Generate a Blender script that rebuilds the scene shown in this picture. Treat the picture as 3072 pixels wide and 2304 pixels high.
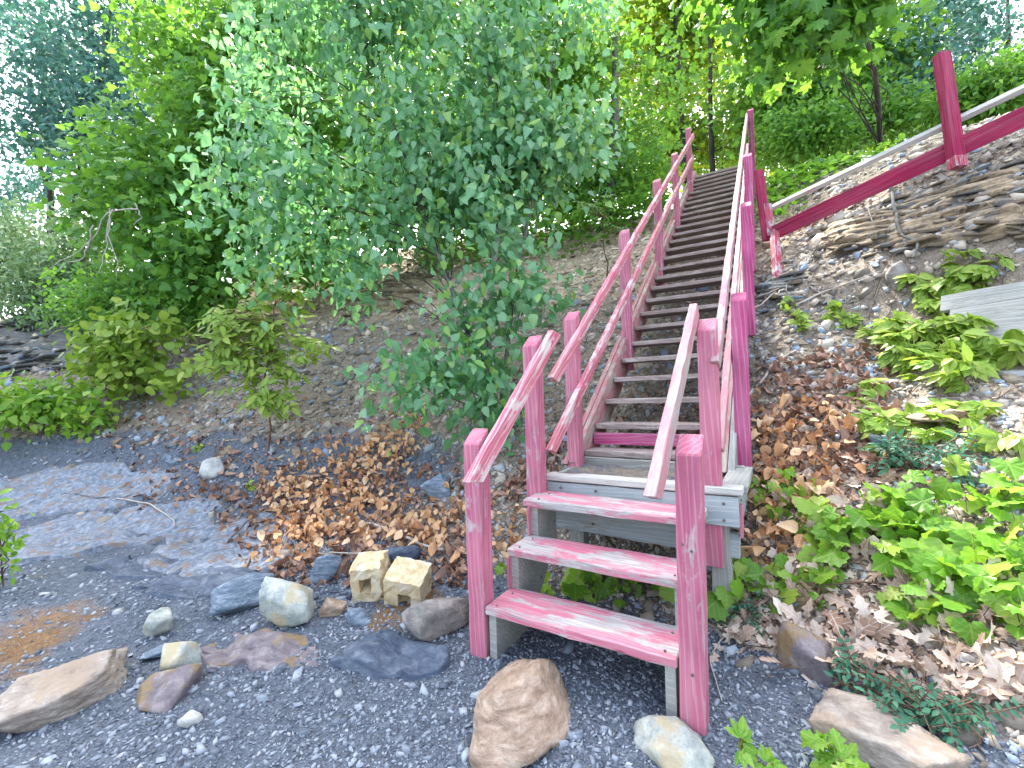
import bpy, math, random
import numpy as np
from mathutils import Matrix, Vector
for o in list(bpy.data.objects): bpy.data.objects.remove(o)
rng = np.random.default_rng(7); random.seed(7)
SC = bpy.context.scene; COL = SC.collection
# ------------------------------------------------------------------ camera, sky, sun, exposure
F, PITCH, ROLL, YAW = 1329.3, -0.0123, -0.0268, 0.5368       # focal length in pixels of the 3072-wide photo
CAM = np.array([0.3347, -1.6804, 1.1923])
def cam_axes():
    cy, sy = math.cos(YAW), math.sin(YAW)
    fwd = np.array([-sy, cy, 0]); right = np.array([cy, sy, 0]); up = np.array([0, 0, 1.])
    cp, sp = math.cos(PITCH), math.sin(PITCH)
    f2 = fwd*cp - up*sp; u2 = up*cp + fwd*sp
    cr, sr = math.cos(ROLL), math.sin(ROLL)
    return right*cr + u2*sr, u2*cr - right*sr, f2
CR, CU, CF = cam_axes()
cd = bpy.data.cameras.new('camera'); cam = bpy.data.objects.new('camera', cd); COL.objects.link(cam)
cd.sensor_width = 36; cd.lens = F/3072*36; cd.clip_start = 0.05; cd.clip_end = 2000
M = np.eye(4); M[:3, 0] = CR; M[:3, 1] = CU; M[:3, 2] = -CF; M[:3, 3] = CAM
cam.matrix_world = Matrix(M.tolist()); SC.camera = cam
SUN_EL, SUN_AZ = math.radians(57), math.radians(38)          # azimuth measured left of +Y
world = bpy.data.worlds.new('World'); SC.world = world; world.use_nodes = True
wn = world.node_tree.nodes; wl = world.node_tree.links
for n in list(wn): wn.remove(n)
sky = wn.new('ShaderNodeTexSky'); sky.sky_type = 'NISHITA'; sky.sun_disc = False
sky.sun_elevation = SUN_EL; sky.sun_rotation = -SUN_AZ; sky.dust_density = 4.0; sky.air_density = 1.2
hs = wn.new('ShaderNodeHueSaturation'); hs.inputs['Saturation'].default_value = 0.62
bg = wn.new('ShaderNodeBackground'); bg.inputs['Strength'].default_value = 0.15
wo = wn.new('ShaderNodeOutputWorld')
wl.new(sky.outputs[0], hs.inputs['Color']); wl.new(hs.outputs[0], bg.inputs['Color']); wl.new(bg.outputs[0], wo.inputs['Surface'])
ld = bpy.data.lights.new('sun', 'SUN'); ld.energy = 4.6; ld.angle = math.radians(4); ld.color = (1, .95, .86)
sun = bpy.data.objects.new('sun', ld); COL.objects.link(sun)
sd = Vector((-math.sin(SUN_AZ)*math.cos(SUN_EL), math.cos(SUN_AZ)*math.cos(SUN_EL), math.sin(SUN_EL)))
sun.rotation_euler = sd.to_track_quat('Z', 'Y').to_euler()
SC.view_settings.view_transform = 'Standard'; SC.view_settings.look = 'None'
SC.view_settings.gamma = 1; SC.view_settings.use_curve_mapping = False
SC.view_settings.exposure = 2.7
SC.cycles.max_bounces = 6; SC.cycles.transparent_max_bounces = 4; SC.cycles.diffuse_bounces = 3
SC.cycles.glossy_bounces = 2; SC.cycles.transmission_bounces = 3
# ------------------------------------------------------------------ helpers
def ray(u, v):                                             # u,v in a 2212 x 1659 view of the photo
    k = 3072/2212
    d = CF + CR*((u*k-1536)/F) - CU*((v*k-1152)/F)
    return d
def at(u, v, D): return CAM + ray(u, v)*D                  # point at depth D (m along the camera axis)
PX = 957.2                                                  # focal length in those pixels
def project(P):
    q = np.atleast_2d(P) - CAM
    z = q@CF; z = np.where(np.abs(z) < 1e-6, 1e-6, z)
    return 1106 + PX*(q@CR)/z, 829.5 - PX*(q@CU)/z, z
_h = rng.random((256, 256))
def vnoise(x, y, seed=0):
    x = np.asarray(x, float)+seed*17.31; y = np.asarray(y, float)+seed*9.77
    xi = np.floor(x).astype(int); yi = np.floor(y).astype(int); fx = x-xi; fy = y-yi
    fx = fx*fx*(3-2*fx); fy = fy*fy*(3-2*fy)
    g = lambda a, b: _h[a % 256, b % 256]
    return (g(xi, yi)*(1-fx)+g(xi+1, yi)*fx)*(1-fy)+(g(xi, yi+1)*(1-fx)+g(xi+1, yi+1)*fx)*fy
def fbm(x, y, oct=4, seed=0):
    s = 0; a = .5
    for i in range(oct): s = s+a*vnoise(x*2**i, y*2**i, seed+i*3); a *= .5
    return s-.47
def sstep(t): t = np.clip(t, 0, 1); return t*t*(3-2*t)
_tx = np.linspace(-60, 40, 1001)
_ty = np.interp(_tx, [-60, -14, -10, -7, -5, -3, -1.2, .2, 1, 2, 3, 6, 40], [-12, -4.5, -1.9, -.5, .25, .75, .95, .85, .45, -.15, -.7, -2, -8])
_ty = np.convolve(np.pad(_ty, 8, mode='edge'), np.ones(17)/17, 'valid')
def toe(x): return np.interp(x, _tx, _ty)
def height(x, y, fine=True):
    x = np.asarray(x, float); y = np.asarray(y, float)
    s = y-toe(x)+fbm(x*.5, y*.5, 3, 1)*.5
    z = .70*(.5*(s+np.sqrt(s*s+.16)))
    right = sstep((x-.45)/.7)
    z = z+right*.42*sstep((s-2.75)/.45)-right*.25*sstep((s-1.2)/1.2)
    cap = np.interp(x, [-40, -20, -13, -7, -3, .5, 1.6, 4, 40], [1.5, 2.2, 3.0, 5.0, 5.25, 5.3, 4.75, 4.3, 4.2])+.035*np.clip(y-9, 0, 400)
    d = cap-z; z = cap-.5*(d+np.sqrt(d*d+.12))
    z = z-.07+fbm(x*.9, y*.9, 4, 2)*.22*sstep((s+.8)/1.2)+fbm(x*2.2+y*.3, y*.8, 3, 6)*.10*sstep((s-.3)/1)+fbm(x*.35, y*.35, 2, 5)*.10*sstep((s+2.5)/2)
    # beach drops gently towards the lake
    z = z-.045*np.clip(-(s+1.0), 0, 60)
    if fine:
        z = z+fbm(x*5, y*5, 4, 9)*.035*(0.4+sstep(s/1.0))
        # broken strata: little steps on the slope
        st = sstep((s-.2)/.8)
        lv = z*7+fbm(x*.8, y*.8, 3, 12)*1.6
        z = z+st*(.055*(sstep((lv-np.floor(lv))*2.2)-(lv-np.floor(lv))))
    # kept clear under the flight
    near = sstep((x+1.25)/.3)*sstep((.4-x)/.3)
    lim = .733+.7125*(y-1.355)-.42
    z = np.where((y > 1.4) & (near > 0), z*(1-near)+near*np.minimum(z, lim), z)
    return z
def ground(u, v, lift=0):
    d = ray(u, v); t = np.linspace(.8, 60, 3000)
    P = CAM+d[None]*t[:, None]
    below = np.nonzero(P[:, 2] < height(P[:, 0], P[:, 1]))[0]
    i = below[0] if len(below) else len(t)-1
    p = P[i].copy(); p[2] = height(p[0], p[1])+lift
    return p
def gnormal(x, y, e=.06):
    n = np.stack([-(height(x+e, y, False)-height(x-e, y, False))/(2*e), -(height(x, y+e, False)-height(x, y-e, False))/(2*e), np.ones_like(np.asarray(x, float))], -1)
    return n/np.linalg.norm(n, axis=-1, keepdims=True)
def nrm(v): return v/np.maximum(np.linalg.norm(v, axis=-1, keepdims=True), 1e-9)
def link(o, parent=None):
    COL.objects.link(o)
    if parent is not None: o.parent = parent
    return o
def tag(o, label=None, cat=None, group=None, kind=None):
    if label: o['label'] = label
    if cat: o['category'] = cat
    if group: o['group'] = group
    if kind: o['kind'] = kind
    return o
def empty(name, loc):
    o = bpy.data.objects.new(name, None); o.empty_display_size = .1; o.location = [float(a) for a in loc]; return link(o)
def mesh(name, V, Fc, mat, smooth=False, tint=None, attrs=None):
    """V (n,3); Fc list of faces or an int array of equal faces"""
    me = bpy.data.meshes.new(name); V = np.asarray(V, np.float32)
    if isinstance(Fc, np.ndarray):
        nf, k = Fc.shape
        me.vertices.add(len(V)); me.vertices.foreach_set('co', V.ravel())
        me.loops.add(nf*k); me.loops.foreach_set('vertex_index', Fc.ravel().astype(np.int32))
        me.polygons.add(nf); me.polygons.foreach_set('loop_start', np.arange(0, nf*k, k, dtype=np.int32))
        me.update(calc_edges=True); me.validate()
    else:
        me.from_pydata(V.tolist(), [], Fc); me.update()
    if smooth: me.polygons.foreach_set('use_smooth', np.ones(len(me.polygons), bool))
    at_ = dict(attrs or {})
    if tint is not None: at_['tint'] = tint
    for k, a in at_.items():
        t = me.attributes.new(k, 'FLOAT', 'POINT'); t.data.foreach_set('value', np.asarray(a, np.float32))
    me.materials.append(mat); return me
def obj(name, me, parent=None, M=None):
    o = bpy.data.objects.new(name, me); link(o, parent)
    if M is not None: o.matrix_basis = Matrix(np.asarray(M, float).tolist())
    return o
class Tubes:
    def __init__(s): s.V = []; s.F = []; s.n = 0
    def add(s, pts, r0, r1, sides=6, power=1.0, wob=0):
        pts = np.asarray(pts, float); n = len(pts)
        tan = nrm(np.gradient(pts, axis=0)); ref = np.array([.31, .57, .76])
        a = nrm(np.cross(tan, ref)); b = np.cross(tan, a)
        r = (r0+(r1-r0)*np.linspace(0, 1, n)**power)[:, None]
        if wob: r = r*(1+wob*rng.normal(0, 1, (n, 1)))
        th = np.linspace(0, 2*np.pi, sides, endpoint=False)
        ring = pts[:, None]+r[:, :, None]*(np.cos(th)[None, :, None]*a[:, None]+np.sin(th)[None, :, None]*b[:, None])
        base = s.n
        i = np.arange(n-1)[:, None]*sides; j = np.arange(sides)[None]; j2 = (j+1) % sides
        q = np.stack([i+j, i+j2, i+j2+sides, i+j+sides], -1).reshape(-1, 4)+base
        s.V.append(ring.reshape(-1, 3)); s.F.append(q); s.n += n*sides
    def mesh(s, name, mat, off=(0, 0, 0)):
        return mesh(name, np.concatenate(s.V)-np.asarray(off), np.concatenate(s.F), mat, True)
def wander(a, b, n=7, amp=.06, sag=0):
    a = np.asarray(a, float); b = np.asarray(b, float); t = np.linspace(0, 1, n)[:, None]
    L = np.linalg.norm(b-a); w = np.sin(np.pi*t)
    off = np.cumsum(rng.normal(0, 1, (n, 3)), 0); off -= off[0]*(1-t)+off[-1]*t
    return a+(b-a)*t+off*amp*L*.35*np.sqrt(w+1e-9)+np.array([0, 0, sag])*L*w
# ------------------------------------------------------------------ materials
class NT:
    def __init__(s, name):
        s.m = bpy.data.materials.new(name); s.m.use_nodes = True; s.t = s.m.node_tree
        for n in list(s.t.nodes): s.t.nodes.remove(n)
        s.out = s.n('ShaderNodeOutputMaterial')
    def n(s, ty, **kw):
        nd = s.t.nodes.new(ty)
        for k, v in kw.items():
            if hasattr(nd, k) and k not in ('Scale',): setattr(nd, k, v)
        return nd
    def l(s, a, b): s.t.links.new(a, b)
    def setin(s, nd, **kw):
        for k, v in kw.items():
            i = nd.inputs[k.replace('_', ' ')]
            if hasattr(v, 'is_linked') or isinstance(v, bpy.types.NodeSocket): s.l(v, i)
            else: i.default_value = v
        return nd
    def ramp(s, fac, stops):
        r = s.n('ShaderNodeValToRGB'); e = r.color_ramp.elements
        while len(e) < len(stops): e.new(.5)
        for el, (p, c) in zip(e, stops):
            el.position = p; el.color = (c, c, c, 1) if isinstance(c, (int, float)) else (*c, 1)
        s.l(fac, r.inputs[0]); return r.outputs[0]
    def mix(s, fac, a, b, mode='MIX'):
        m = s.n('ShaderNodeMix', data_type='RGBA', blend_type=mode)
        for sock, v in ((m.inputs[0], fac), (m.inputs[6], a), (m.inputs[7], b)):
            if isinstance(v, bpy.types.NodeSocket): s.l(v, sock)
            elif isinstance(v, (int, float)): sock.default_value = v if sock.type == 'VALUE' else (v, v, v, 1)
            else: sock.default_value = (*v, 1)
        return m.outputs[2]
    def math(s, op, a, b=0.0, clamp=False):
        m = s.n('ShaderNodeMath', operation=op); m.use_clamp = clamp
        for sock, v in ((m.inputs[0], a), (m.inputs[1], b)):
            if isinstance(v, bpy.types.NodeSocket): s.l(v, sock)
            else: sock.default_value = v
        return m.outputs[0]
    def noise(s, vec, scale, detail=4, rough=.55, dist=0):
        t = s.n('ShaderNodeTexNoise'); s.setin(t, Scale=scale, Detail=detail, Roughness=rough, Distortion=dist)
        if vec is not None: s.l(vec, t.inputs['Vector'])
        return t.outputs[0]
    def attr(s, name):
        a = s.n('ShaderNodeAttribute'); a.attribute_name = name; return a.outputs['Fac']
    def coords(s, kind='Object', scale=(1, 1, 1), jitter=True):
        tc = s.n('ShaderNodeTexCoord'); v = tc.outputs[kind]
        if jitter:
            oi = s.n('ShaderNodeObjectInfo'); vm = s.n('ShaderNodeVectorMath', operation='SCALE')
            cmb = s.n('ShaderNodeCombineXYZ')
            for i, k in enumerate((17.3, 5.1, 9.7)): s.l(s.math('MULTIPLY', oi.outputs['Random'], k), cmb.inputs[i])
            ad = s.n('ShaderNodeVectorMath', operation='ADD'); s.l(v, ad.inputs[0]); s.l(cmb.outputs[0], ad.inputs[1]); v = ad.outputs[0]
        mp = s.n('ShaderNodeMapping'); mp.inputs['Scale'].default_value = scale; s.l(v, mp.inputs['Vector']); return mp.outputs[0]
    def bump(s, hgt, strength=.3, dist=.01, normal=None):
        b = s.n('ShaderNodeBump'); b.inputs['Strength'].default_value = strength; b.inputs['Distance'].default_value = dist
        s.l(hgt, b.inputs['Height'])
        if normal is not None: s.l(normal, b.inputs['Normal'])
        return b.outputs[0]
    def principled(s, col, rough=.7, normal=None, spec=.3):
        p = s.n('ShaderNodeBsdfPrincipled')
        for k, v in (('Base Color', col), ('Roughness', rough), ('Specular IOR Level', spec)):
            if isinstance(v, bpy.types.NodeSocket): s.l(v, p.inputs[k])
            else: p.inputs[k].default_value = (*v, 1) if isinstance(v, tuple) else v
        if normal is not None: s.l(normal, p.inputs['Normal'])
        return p
    def done(s, sh): s.l(sh.outputs[0], s.out.inputs['Surface']); return s.m

def wood(name, paint, paint2, bare, bare2, wear, grainvis=.5, rough=.7):
    """painted, weathered board; long axis = local X. wear 0..1 = share of bare wood"""
    T = NT(name)
    v1 = T.coords(scale=(1.2, 26, 26)); v2 = T.coords(scale=(4.5, 15, 15)); v3 = T.coords(scale=(.7, 15, 15)); v4 = T.coords(scale=(6, 60, 60))
    lines = T.n('ShaderNodeTexWave', wave_type='BANDS', bands_direction='DIAGONAL'); T.l(v3, lines.inputs['Vector'])
    T.setin(lines, Scale=1.6, Distortion=7.5, Detail=2.0, Detail_Scale=.7, Detail_Roughness=.5)
    grain = T.noise(v1, 1.0, 6, .65)
    fine = T.noise(v4, 1.0, 4, .7)
    big = T.noise(T.coords(scale=(2.2, 5, 5)), 1.3, 3, .5)
    line = T.ramp(lines.outputs[1], [(.0, 0.0), (.82, 0.0), (.95, 1.0), (1, .6)])
    col = T.mix(T.ramp(big, [(.3, 0.0), (.7, 1.0)]), paint, paint2)
    faded = T.mix(T.math('MULTIPLY', T.ramp(grain, [(.44, 0.0), (.74, 1.0)]), .35), col, bare)
    faded = T.mix(T.math('MULTIPLY', line, grainvis), faded, tuple(min(1, c*1.25+.05) for c in bare))
    # flaked areas
    be = T.n('ShaderNodeBevel'); be.samples = 3; be.inputs['Radius'].default_value = .009
    ge = T.n('ShaderNodeNewGeometry'); dt = T.n('ShaderNodeVectorMath', operation='DOT_PRODUCT')
    T.l(be.outputs[0], dt.inputs[0]); T.l(ge.outputs['Normal'], dt.inputs[1])
    edge = T.math('MULTIPLY', T.math('SUBTRACT', 1.0, dt.outputs['Value']), 1.6, True)
    fl = T.noise(v2, .9, 7, .72, .6)
    m = T.math('ADD', T.math('ADD', T.math('MULTIPLY', fl, 1.0), T.math('MULTIPLY', edge, .30)), T.math('MULTIPLY', T.math('SUBTRACT', big, .5), .5))
    th = .80-.55*wear
    flake = T.ramp(m, [(max(0, th-.03), 0.0), (min(1, th+.05), 1.0)])
    dirt = T.ramp(T.noise(T.coords(scale=(1.5, 4, 4)), 2.2, 5, .65), [(.52, 0.0), (.75, .45)])
    faded = T.mix(dirt, faded, tuple(.45*x+.05 for x in paint2))
    barec = T.mix(T.ramp(fine, [(.3, 0.0), (.7, 1.0)]), bare, bare2)
    barec = T.mix(T.math('MULTIPLY', line, .35), barec, tuple(c*.45 for c in bare2))
    c = T.mix(flake, faded, barec)
    cr = T.ramp(T.noise(T.coords(scale=(.7, 34, 34)), 1.0, 2, .5, .3), [(.0, 0.0), (.285, 0.0), (.262, 1.0), (1, 1.0)])
    crk = T.ramp(T.noise(T.coords(scale=(.7, 34, 34)), 1.0, 2, .5, .3), [(.23, 1.0), (.27, 0.0)])
    c = T.mix(T.math('MULTIPLY', crk, .8), c, (.03, .02, .02))
    kn = T.n('ShaderNodeTexVoronoi'); T.l(T.coords(scale=(1, 3.4, 3.4)), kn.inputs['Vector']); kn.inputs['Scale'].default_value = 2.6
    c = T.mix(T.ramp(kn.outputs[0], [(.035, .75), (.075, 0.0)]), c, tuple(x*.45 for x in paint2))
    hgt = T.math('SUBTRACT', T.math('ADD', T.math('MULTIPLY', grain, .6), T.math('MULTIPLY', line, .3)), T.math('ADD', T.math('MULTIPLY', flake, .25), crk))
    return T.done(T.principled(c, rough, T.bump(hgt, .55, .004), .25))
PINK = wood('pink painted wood', (.46, .135, .20), (.35, .07, .14), (.52, .38, .39), (.33, .26, .26), .31, .26)
PINKR = wood('pink painted rail', (.52, .14, .18), (.44, .075, .14), (.68, .56, .54), (.52, .43, .42), .42, .4)
PINKT = wood('pink worn tread', (.50, .15, .21), (.42, .10, .17), (.52, .49, .48), (.25, .24, .24), .56, .2)
MAGENTA = wood('magenta painted wood', (.42, .055, .18), (.31, .03, .13), (.55, .36, .42), (.42, .30, .36), .10, .25)
WHITER = wood('bleached rail wood', (.44, .20, .22), (.38, .13, .17), (.42, .34, .33), (.33, .26, .27), .52, .15)
CRIMSON = wood('crimson painted wood', (.30, .008, .06), (.21, .004, .045), (.40, .20, .23), (.30, .2, .22), .10, .1)
CRIMWORN = wood('crimson worn wood', (.42, .03, .08), (.32, .02, .06), (.60, .55, .56), (.42, .40, .42), .45, .2)
GREY = wood('grey weathered wood', (.31, .31, .29), (.20, .21, .20), (.42, .42, .39), (.17, .17, .15), .40, .3, .85)
GREYB = wood('bluish grey joist wood', (.31, .35, .37), (.22, .26, .28), (.44, .45, .43), (.20, .20, .19), .42, .3, .85)
GREYP = wood('grey wood with pink traces', (.45, .20, .24), (.34, .28, .28), (.56, .55, .52), (.36, .36, .33), .82, .3, .85)
DKTREAD = wood('weathered brown tread', (.26, .20, .18), (.18, .14, .13), (.46, .41, .38), (.24, .20, .19), .50, .3, .85)
STRING = wood('faded stringer wood', (.40, .14, .16), (.28, .10, .11), (.46, .38, .33), (.26, .21, .19), .52, .2, .8)

def leafmat(name, stops, rough=.45, trans=.35, spec=.4, tcol=None, veins=0.0):
    T = NT(name); oi = T.n('ShaderNodeObjectInfo')
    f = T.math('FRACT', T.math('ADD', T.attr('tint'), oi.outputs['Random']))
    pv = T.noise(T.coords('Object', (1, 1, 1), False), 38, 2)
    f2 = T.math('ADD', T.math('MULTIPLY', f, .84), T.math('MULTIPLY', pv, .16))
    c = T.ramp(f2, stops)
    lx = T.math('ABSOLUTE', T.attr('lx')); w_ = T.math('SUBTRACT', T.attr('ly'), T.math('MULTIPLY', lx, .85))
    rib = T.math('ABSOLUTE', T.math('SUBTRACT', T.math('FRACT', T.math('MULTIPLY', w_, 5.0)), .5))
    vein = T.math('MAXIMUM', T.ramp(rib, [(.0, 1.0), (.075, 0.0)]), T.ramp(lx, [(.0, 1.0), (.03, 0.0)]))
    c = T.mix(T.math('MULTIPLY', vein, .38), c, tuple(min(.8, k*1.5+.06) for k in stops[-1][1]))
    spot = T.ramp(T.noise(T.coords('Object', (1, 1, 1), False), 9, 3), [(.66, 0.0), (.73, .55)])
    c = T.mix(spot, c, tuple(k*.6+.05 for k in stops[-1][1]))
    p = T.principled(c, rough, T.bump(vein, .25, .004), spec)
    tr = T.n('ShaderNodeBsdfTranslucent')
    T.l(T.mix(.55, c, tcol or stops[-1][1]), tr.inputs['Color'])
    ms = T.n('ShaderNodeMixShader'); ms.inputs[0].default_value = trans
    T.l(p.outputs[0], ms.inputs[1]); T.l(tr.outputs[0], ms.inputs[2])
    return T.done(ms)
L_BIRCH = leafmat('birch leaf', [(0, (0.043, 0.159, 0.073)), (.45, (0.091, 0.305, 0.134)), (.75, (0.171, 0.403, 0.195)), (.82, (0.220, 0.439, 0.085)), (1, (0.317, 0.512, 0.110))], .34, .45, 1.0, (.24, .50, .15))
L_MAPLE = leafmat('green maple leaf', [(0, (0.042, 0.156, 0.030)), (.6, (0.090, 0.276, 0.042)), (1, (0.216, 0.396, 0.048))], .45, .5, .4, (.22, .42, .03))
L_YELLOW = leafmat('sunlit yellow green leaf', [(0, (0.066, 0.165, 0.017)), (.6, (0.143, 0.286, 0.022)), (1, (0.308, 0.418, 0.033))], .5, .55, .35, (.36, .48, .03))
L_DARK = leafmat('dark blue green leaf', [(0, (0.026, 0.098, 0.111)), (.6, (0.052, 0.169, 0.156)), (1, (0.104, 0.260, 0.169))], .5, .3, .4, (.05, .16, .06))  # own leaf colour of the dark bluish trees
L_PALE = leafmat('pale bush leaf', [(0, (0.077, 0.165, 0.077)), (.6, (0.143, 0.253, 0.110)), (1, (0.253, 0.363, 0.132))], .5, .25, .4, (.18, .30, .07))
L_LIME = leafmat('lime shrub leaf', [(0, (.12, .24, .03)), (.6, (.23, .37, .05)), (1, (.42, .50, .10))], .42, .45, .4, (.30, .45, .03))
L_VINE = leafmat('grape vine leaf', [(0, (.08, .23, .02)), (.5, (.16, .37, .03)), (.85, (.30, .47, .06)), (1, (.42, .46, .10))], .38, .5, .45, (.28, .50, .03))
L_TEAL = leafmat('teal weed leaf', [(0, (.02, .10, .06)), (.6, (.035, .16, .09)), (1, (.07, .22, .12))], .5, .35, .4, (.08, .25, .10))
L_DRY = leafmat('dry brown leaf', [(0, (.30, .13, .06)), (.25, (.50, .25, .11)), (.5, (.62, .36, .18)), (.85, (.72, .48, .28)), (1, (.80, .62, .43))], .65, .25, .25, (.5, .2, .05))
L_LITTER = leafmat('pale fallen leaf', [(0, (.18, .10, .065)), (.35, (.40, .29, .22)), (.7, (.55, .45, .37)), (1, (.68, .60, .52))], .7, .15, .25, (.5, .35, .2))
L_LITTER2 = leafmat('brown leaf litter', [(0, (.10, .045, .03)), (.5, (.24, .13, .09)), (1, (.42, .28, .21))], .7, .1, .25, (.3, .15, .06))
def bark(name, a, b, scale=9):
    T = NT(name); v = T.coords('Object', (1, 1, .22)); n = T.noise(v, scale, 6, .65, .5)
    c = T.ramp(n, [(.3, a), (.7, b)]); return T.done(T.principled(c, .9, T.bump(n, .8, .02), .2))
BARK = bark('grey tree bark', (.05, .05, .045), (.20, .20, .18)); BARKD = bark('dark bark', (.018, .016, .014), (.07, .06, .05))
BARKP = bark('pale birch bark', (.10, .09, .08), (.34, .33, .31), 6); TWIG = bark('brown twig', (.07, .04, .03), (.20, .13, .09), 20)
TWIGP = bark('bleached twig', (.30, .26, .23), (.52, .48, .43), 15)
def stonemat(name, stops, rough=.75, scale=5, strata=0, blotch=None):
    T = NT(name); scale *= 2.6; v = T.coords('Object', (1, 1, 1+strata*5)); n = T.noise(v, scale, 10, .68, .4); n2 = T.noise(T.coords('Object'), scale*7, 6, .75)
    f = T.math('ADD', T.math('MULTIPLY', n, .75), T.math('MULTIPLY', n2, .25))
    c = T.ramp(f, [(.34+.32*p, k) for p, k in stops])
    if blotch:
        c = T.mix(T.ramp(T.noise(T.coords('Object'), scale*.35, 8, .65), [(.52, 0.0), (.60, .85)]), c, blotch)
    return T.done(T.principled(c, rough, T.bump(f, .8, .025), .35))
S_BROWN = stonemat('tan brown boulder', [(0, (.15, .10, .07)), (.5, (.31, .225, .165)), (1, (.50, .41, .33))], .75, 4, .5)
S_TANG = stonemat('grey tan boulder', [(0, (.15, .12, .10)), (.5, (.29, .25, .215)), (1, (.46, .42, .37))], .8, 4, .4, (.31, .24, .18))
S_GREYB = stonemat('grey brown boulder', [(0, (.12, .105, .10)), (.5, (.22, .20, .185)), (1, (.36, .32, .29))], .8, 5)
S_BLUE = stonemat('blue grey slate', [(0, (.055, .085, .13)), (.5, (.14, .19, .25)), (1, (.33, .39, .44))], .55, 5, .6)
S_PALE = stonemat('pale stained stone', [(0, (.15, .19, .20)), (.5, (.36, .39, .36)), (1, (.58, .58, .50))], .7, 5, 0, (.40, .33, .20))
S_DARK = stonemat('dark wet slate', [(0, (.022, .035, .07)), (.5, (.06, .085, .13)), (1, (.15, .18, .22))], .5, 5, .3)
S_PURP = stonemat('purple grey bedrock', [(0, (.08, .07, .085)), (.5, (.17, .145, .16)), (1, (.30, .27, .27))], .7, 6, 0, (.22, .15, .06))
S_BED = stonemat('blue bedrock', [(0, (.05, .065, .10)), (.5, (.15, .185, .24)), (1, (.34, .37, .41))], .65, 9, 0, (.20, .14, .10))
S_WHITE = stonemat('white stone', [(0, (.25, .26, .26)), (.5, (.42, .43, .42)), (1, (.60, .60, .58))], .7, 5)
S_SHALE = stonemat('tan layered shale', [(0, (.06, .048, .038)), (.5, (.27, .205, .135)), (1, (.47, .37, .25))], .85, 5, 1, (.13, .135, .135))
S_SHALED = stonemat('grey layered shale', [(0, (.05, .055, .06)), (.5, (.14, .14, .135)), (1, (.26, .25, .22))], .85, 5, 1)
S_BLOCK = stonemat('yellowed concrete', [(0, (.40, .29, .15)), (.5, (.60, .48, .29)), (1, (.72, .64, .46))], .9, 7, 0, (.64, .58, .47))
def chipmat(name, stops, rough=.6):
    T = NT(name); f = T.attr('tint'); n = T.noise(T.coords('Object', (1, 1, 1), False), 60, 4, .6)
    f = T.math('ADD', T.math('MULTIPLY', f, .8), T.math('MULTIPLY', n, .2))
    return T.done(T.principled(T.ramp(f, stops), rough, T.bump(n, .4, .004), .4))
G_BLUE = chipmat('blue grey gravel', [(.05, (.037, .048, .068)), (.45, (.13, .157, .20)), (.8, (.26, .30, .35)), (.94, (.34, .345, .35)), (1, (.36, .28, .22))], .5)
G_BROWN = chipmat('brown shale chips', [(.05, (.07, .06, .05)), (.4, (.23, .20, .165)), (.7, (.40, .35, .29)), (.8, (.26, .32, .38)), (.9, (.16, .21, .30)), (1, (.58, .53, .47))], .75)
G_TAN = chipmat('tan shale chips', [(.05, (.17, .13, .09)), (.4, (.42, .335, .245)), (.75, (.57, .48, .37)), (1, (.68, .61, .51))], .8)
def groundmat():
    T = NT('ground earth and gravel'); v = T.coords('Object', (1, 1, 1), False)
    n1 = T.noise(v, 3, 6, .6); n2 = T.noise(v, 26, 5, .65); n3 = T.noise(v, 110, 3, .6)
    vo = T.n('ShaderNodeTexVoronoi'); T.l(v, vo.inputs['Vector']); vo.inputs['Scale'].default_value = 55
    f = T.math('ADD', T.math('MULTIPLY', n2, .5), T.math('MULTIPLY', n3, .5))
    blue = T.ramp(f, [(.3, (.03, .038, .055)), (.5, (.105, .125, .16)), (.7, (.22, .25, .29))])
    brown = T.ramp(f, [(.3, (.09, .075, .06)), (.5, (.25, .21, .165)), (.7, (.40, .345, .28))])
    tan = T.ramp(f, [(.3, (.21, .155, .105)), (.5, (.43, .34, .24)), (.7, (.58, .49, .38))])
    rust = T.ramp(f, [(.3, (.09, .045, .02)), (.5, (.20, .115, .055)), (.7, (.32, .22, .12))])
    wob = T.math('MULTIPLY', T.math('SUBTRACT', n1, .5), .9)
    def m(a): return T.ramp(T.math('ADD', T.attr(a), wob), [(.4, 0.0), (.6, 1.0)])
    c = T.mix(m('beach'), brown, blue); c = T.mix(m('tan'), c, tan); c = T.mix(m('rust'), c, rust)
    hgt = T.math('ADD', T.math('MULTIPLY', vo.outputs[0], .6), T.math('ADD', n2, n3))
    return T.done(T.principled(c, .85, T.bump(hgt, .9, .02), .25))
GROUND = groundmat()
T = NT('rusty steel'); nz = T.noise(T.coords(), 30, 4); METAL = T.done(T.principled(T.ramp(nz, [(.3, (.05, .04, .04)), (.7, (.16, .13, .12))]), .55, None, .5))
# ------------------------------------------------------------------ ground
def masks(x, y):
    s = y-toe(x); z = height(x, y, False)
    beach = 1-sstep((s+.55)/.9)
    lft = sstep((-x-1.6)/1.2)*sstep((s+2.6)/.7)*(1-sstep((s-.9)/.8))
    beach = np.clip(np.maximum(beach, lft*.8), 0, 1)
    tan = sstep((z-1.7)/1.4)*.95*(1-sstep((x-.3)/.6)*.7)
    rust = (sstep((fbm(x*1.1, y*1.1, 3, 21)+.02)/.2)*sstep((s+2.2)/.5)*(1-sstep((s+.1)/.4))*sstep((-x-.8)/.6))*.55
    return beach, tan, rust
ang = np.unique(np.concatenate([np.linspace(-180, 180, 121), np.linspace(-62, 62, 400)]))[:-1]
rad = np.concatenate([[.05], np.geomspace(.5, 14, 230), np.geomspace(14.3, 900, 50)])
AA, RR = np.meshgrid(np.radians(ang)+YAW, rad)
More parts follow.
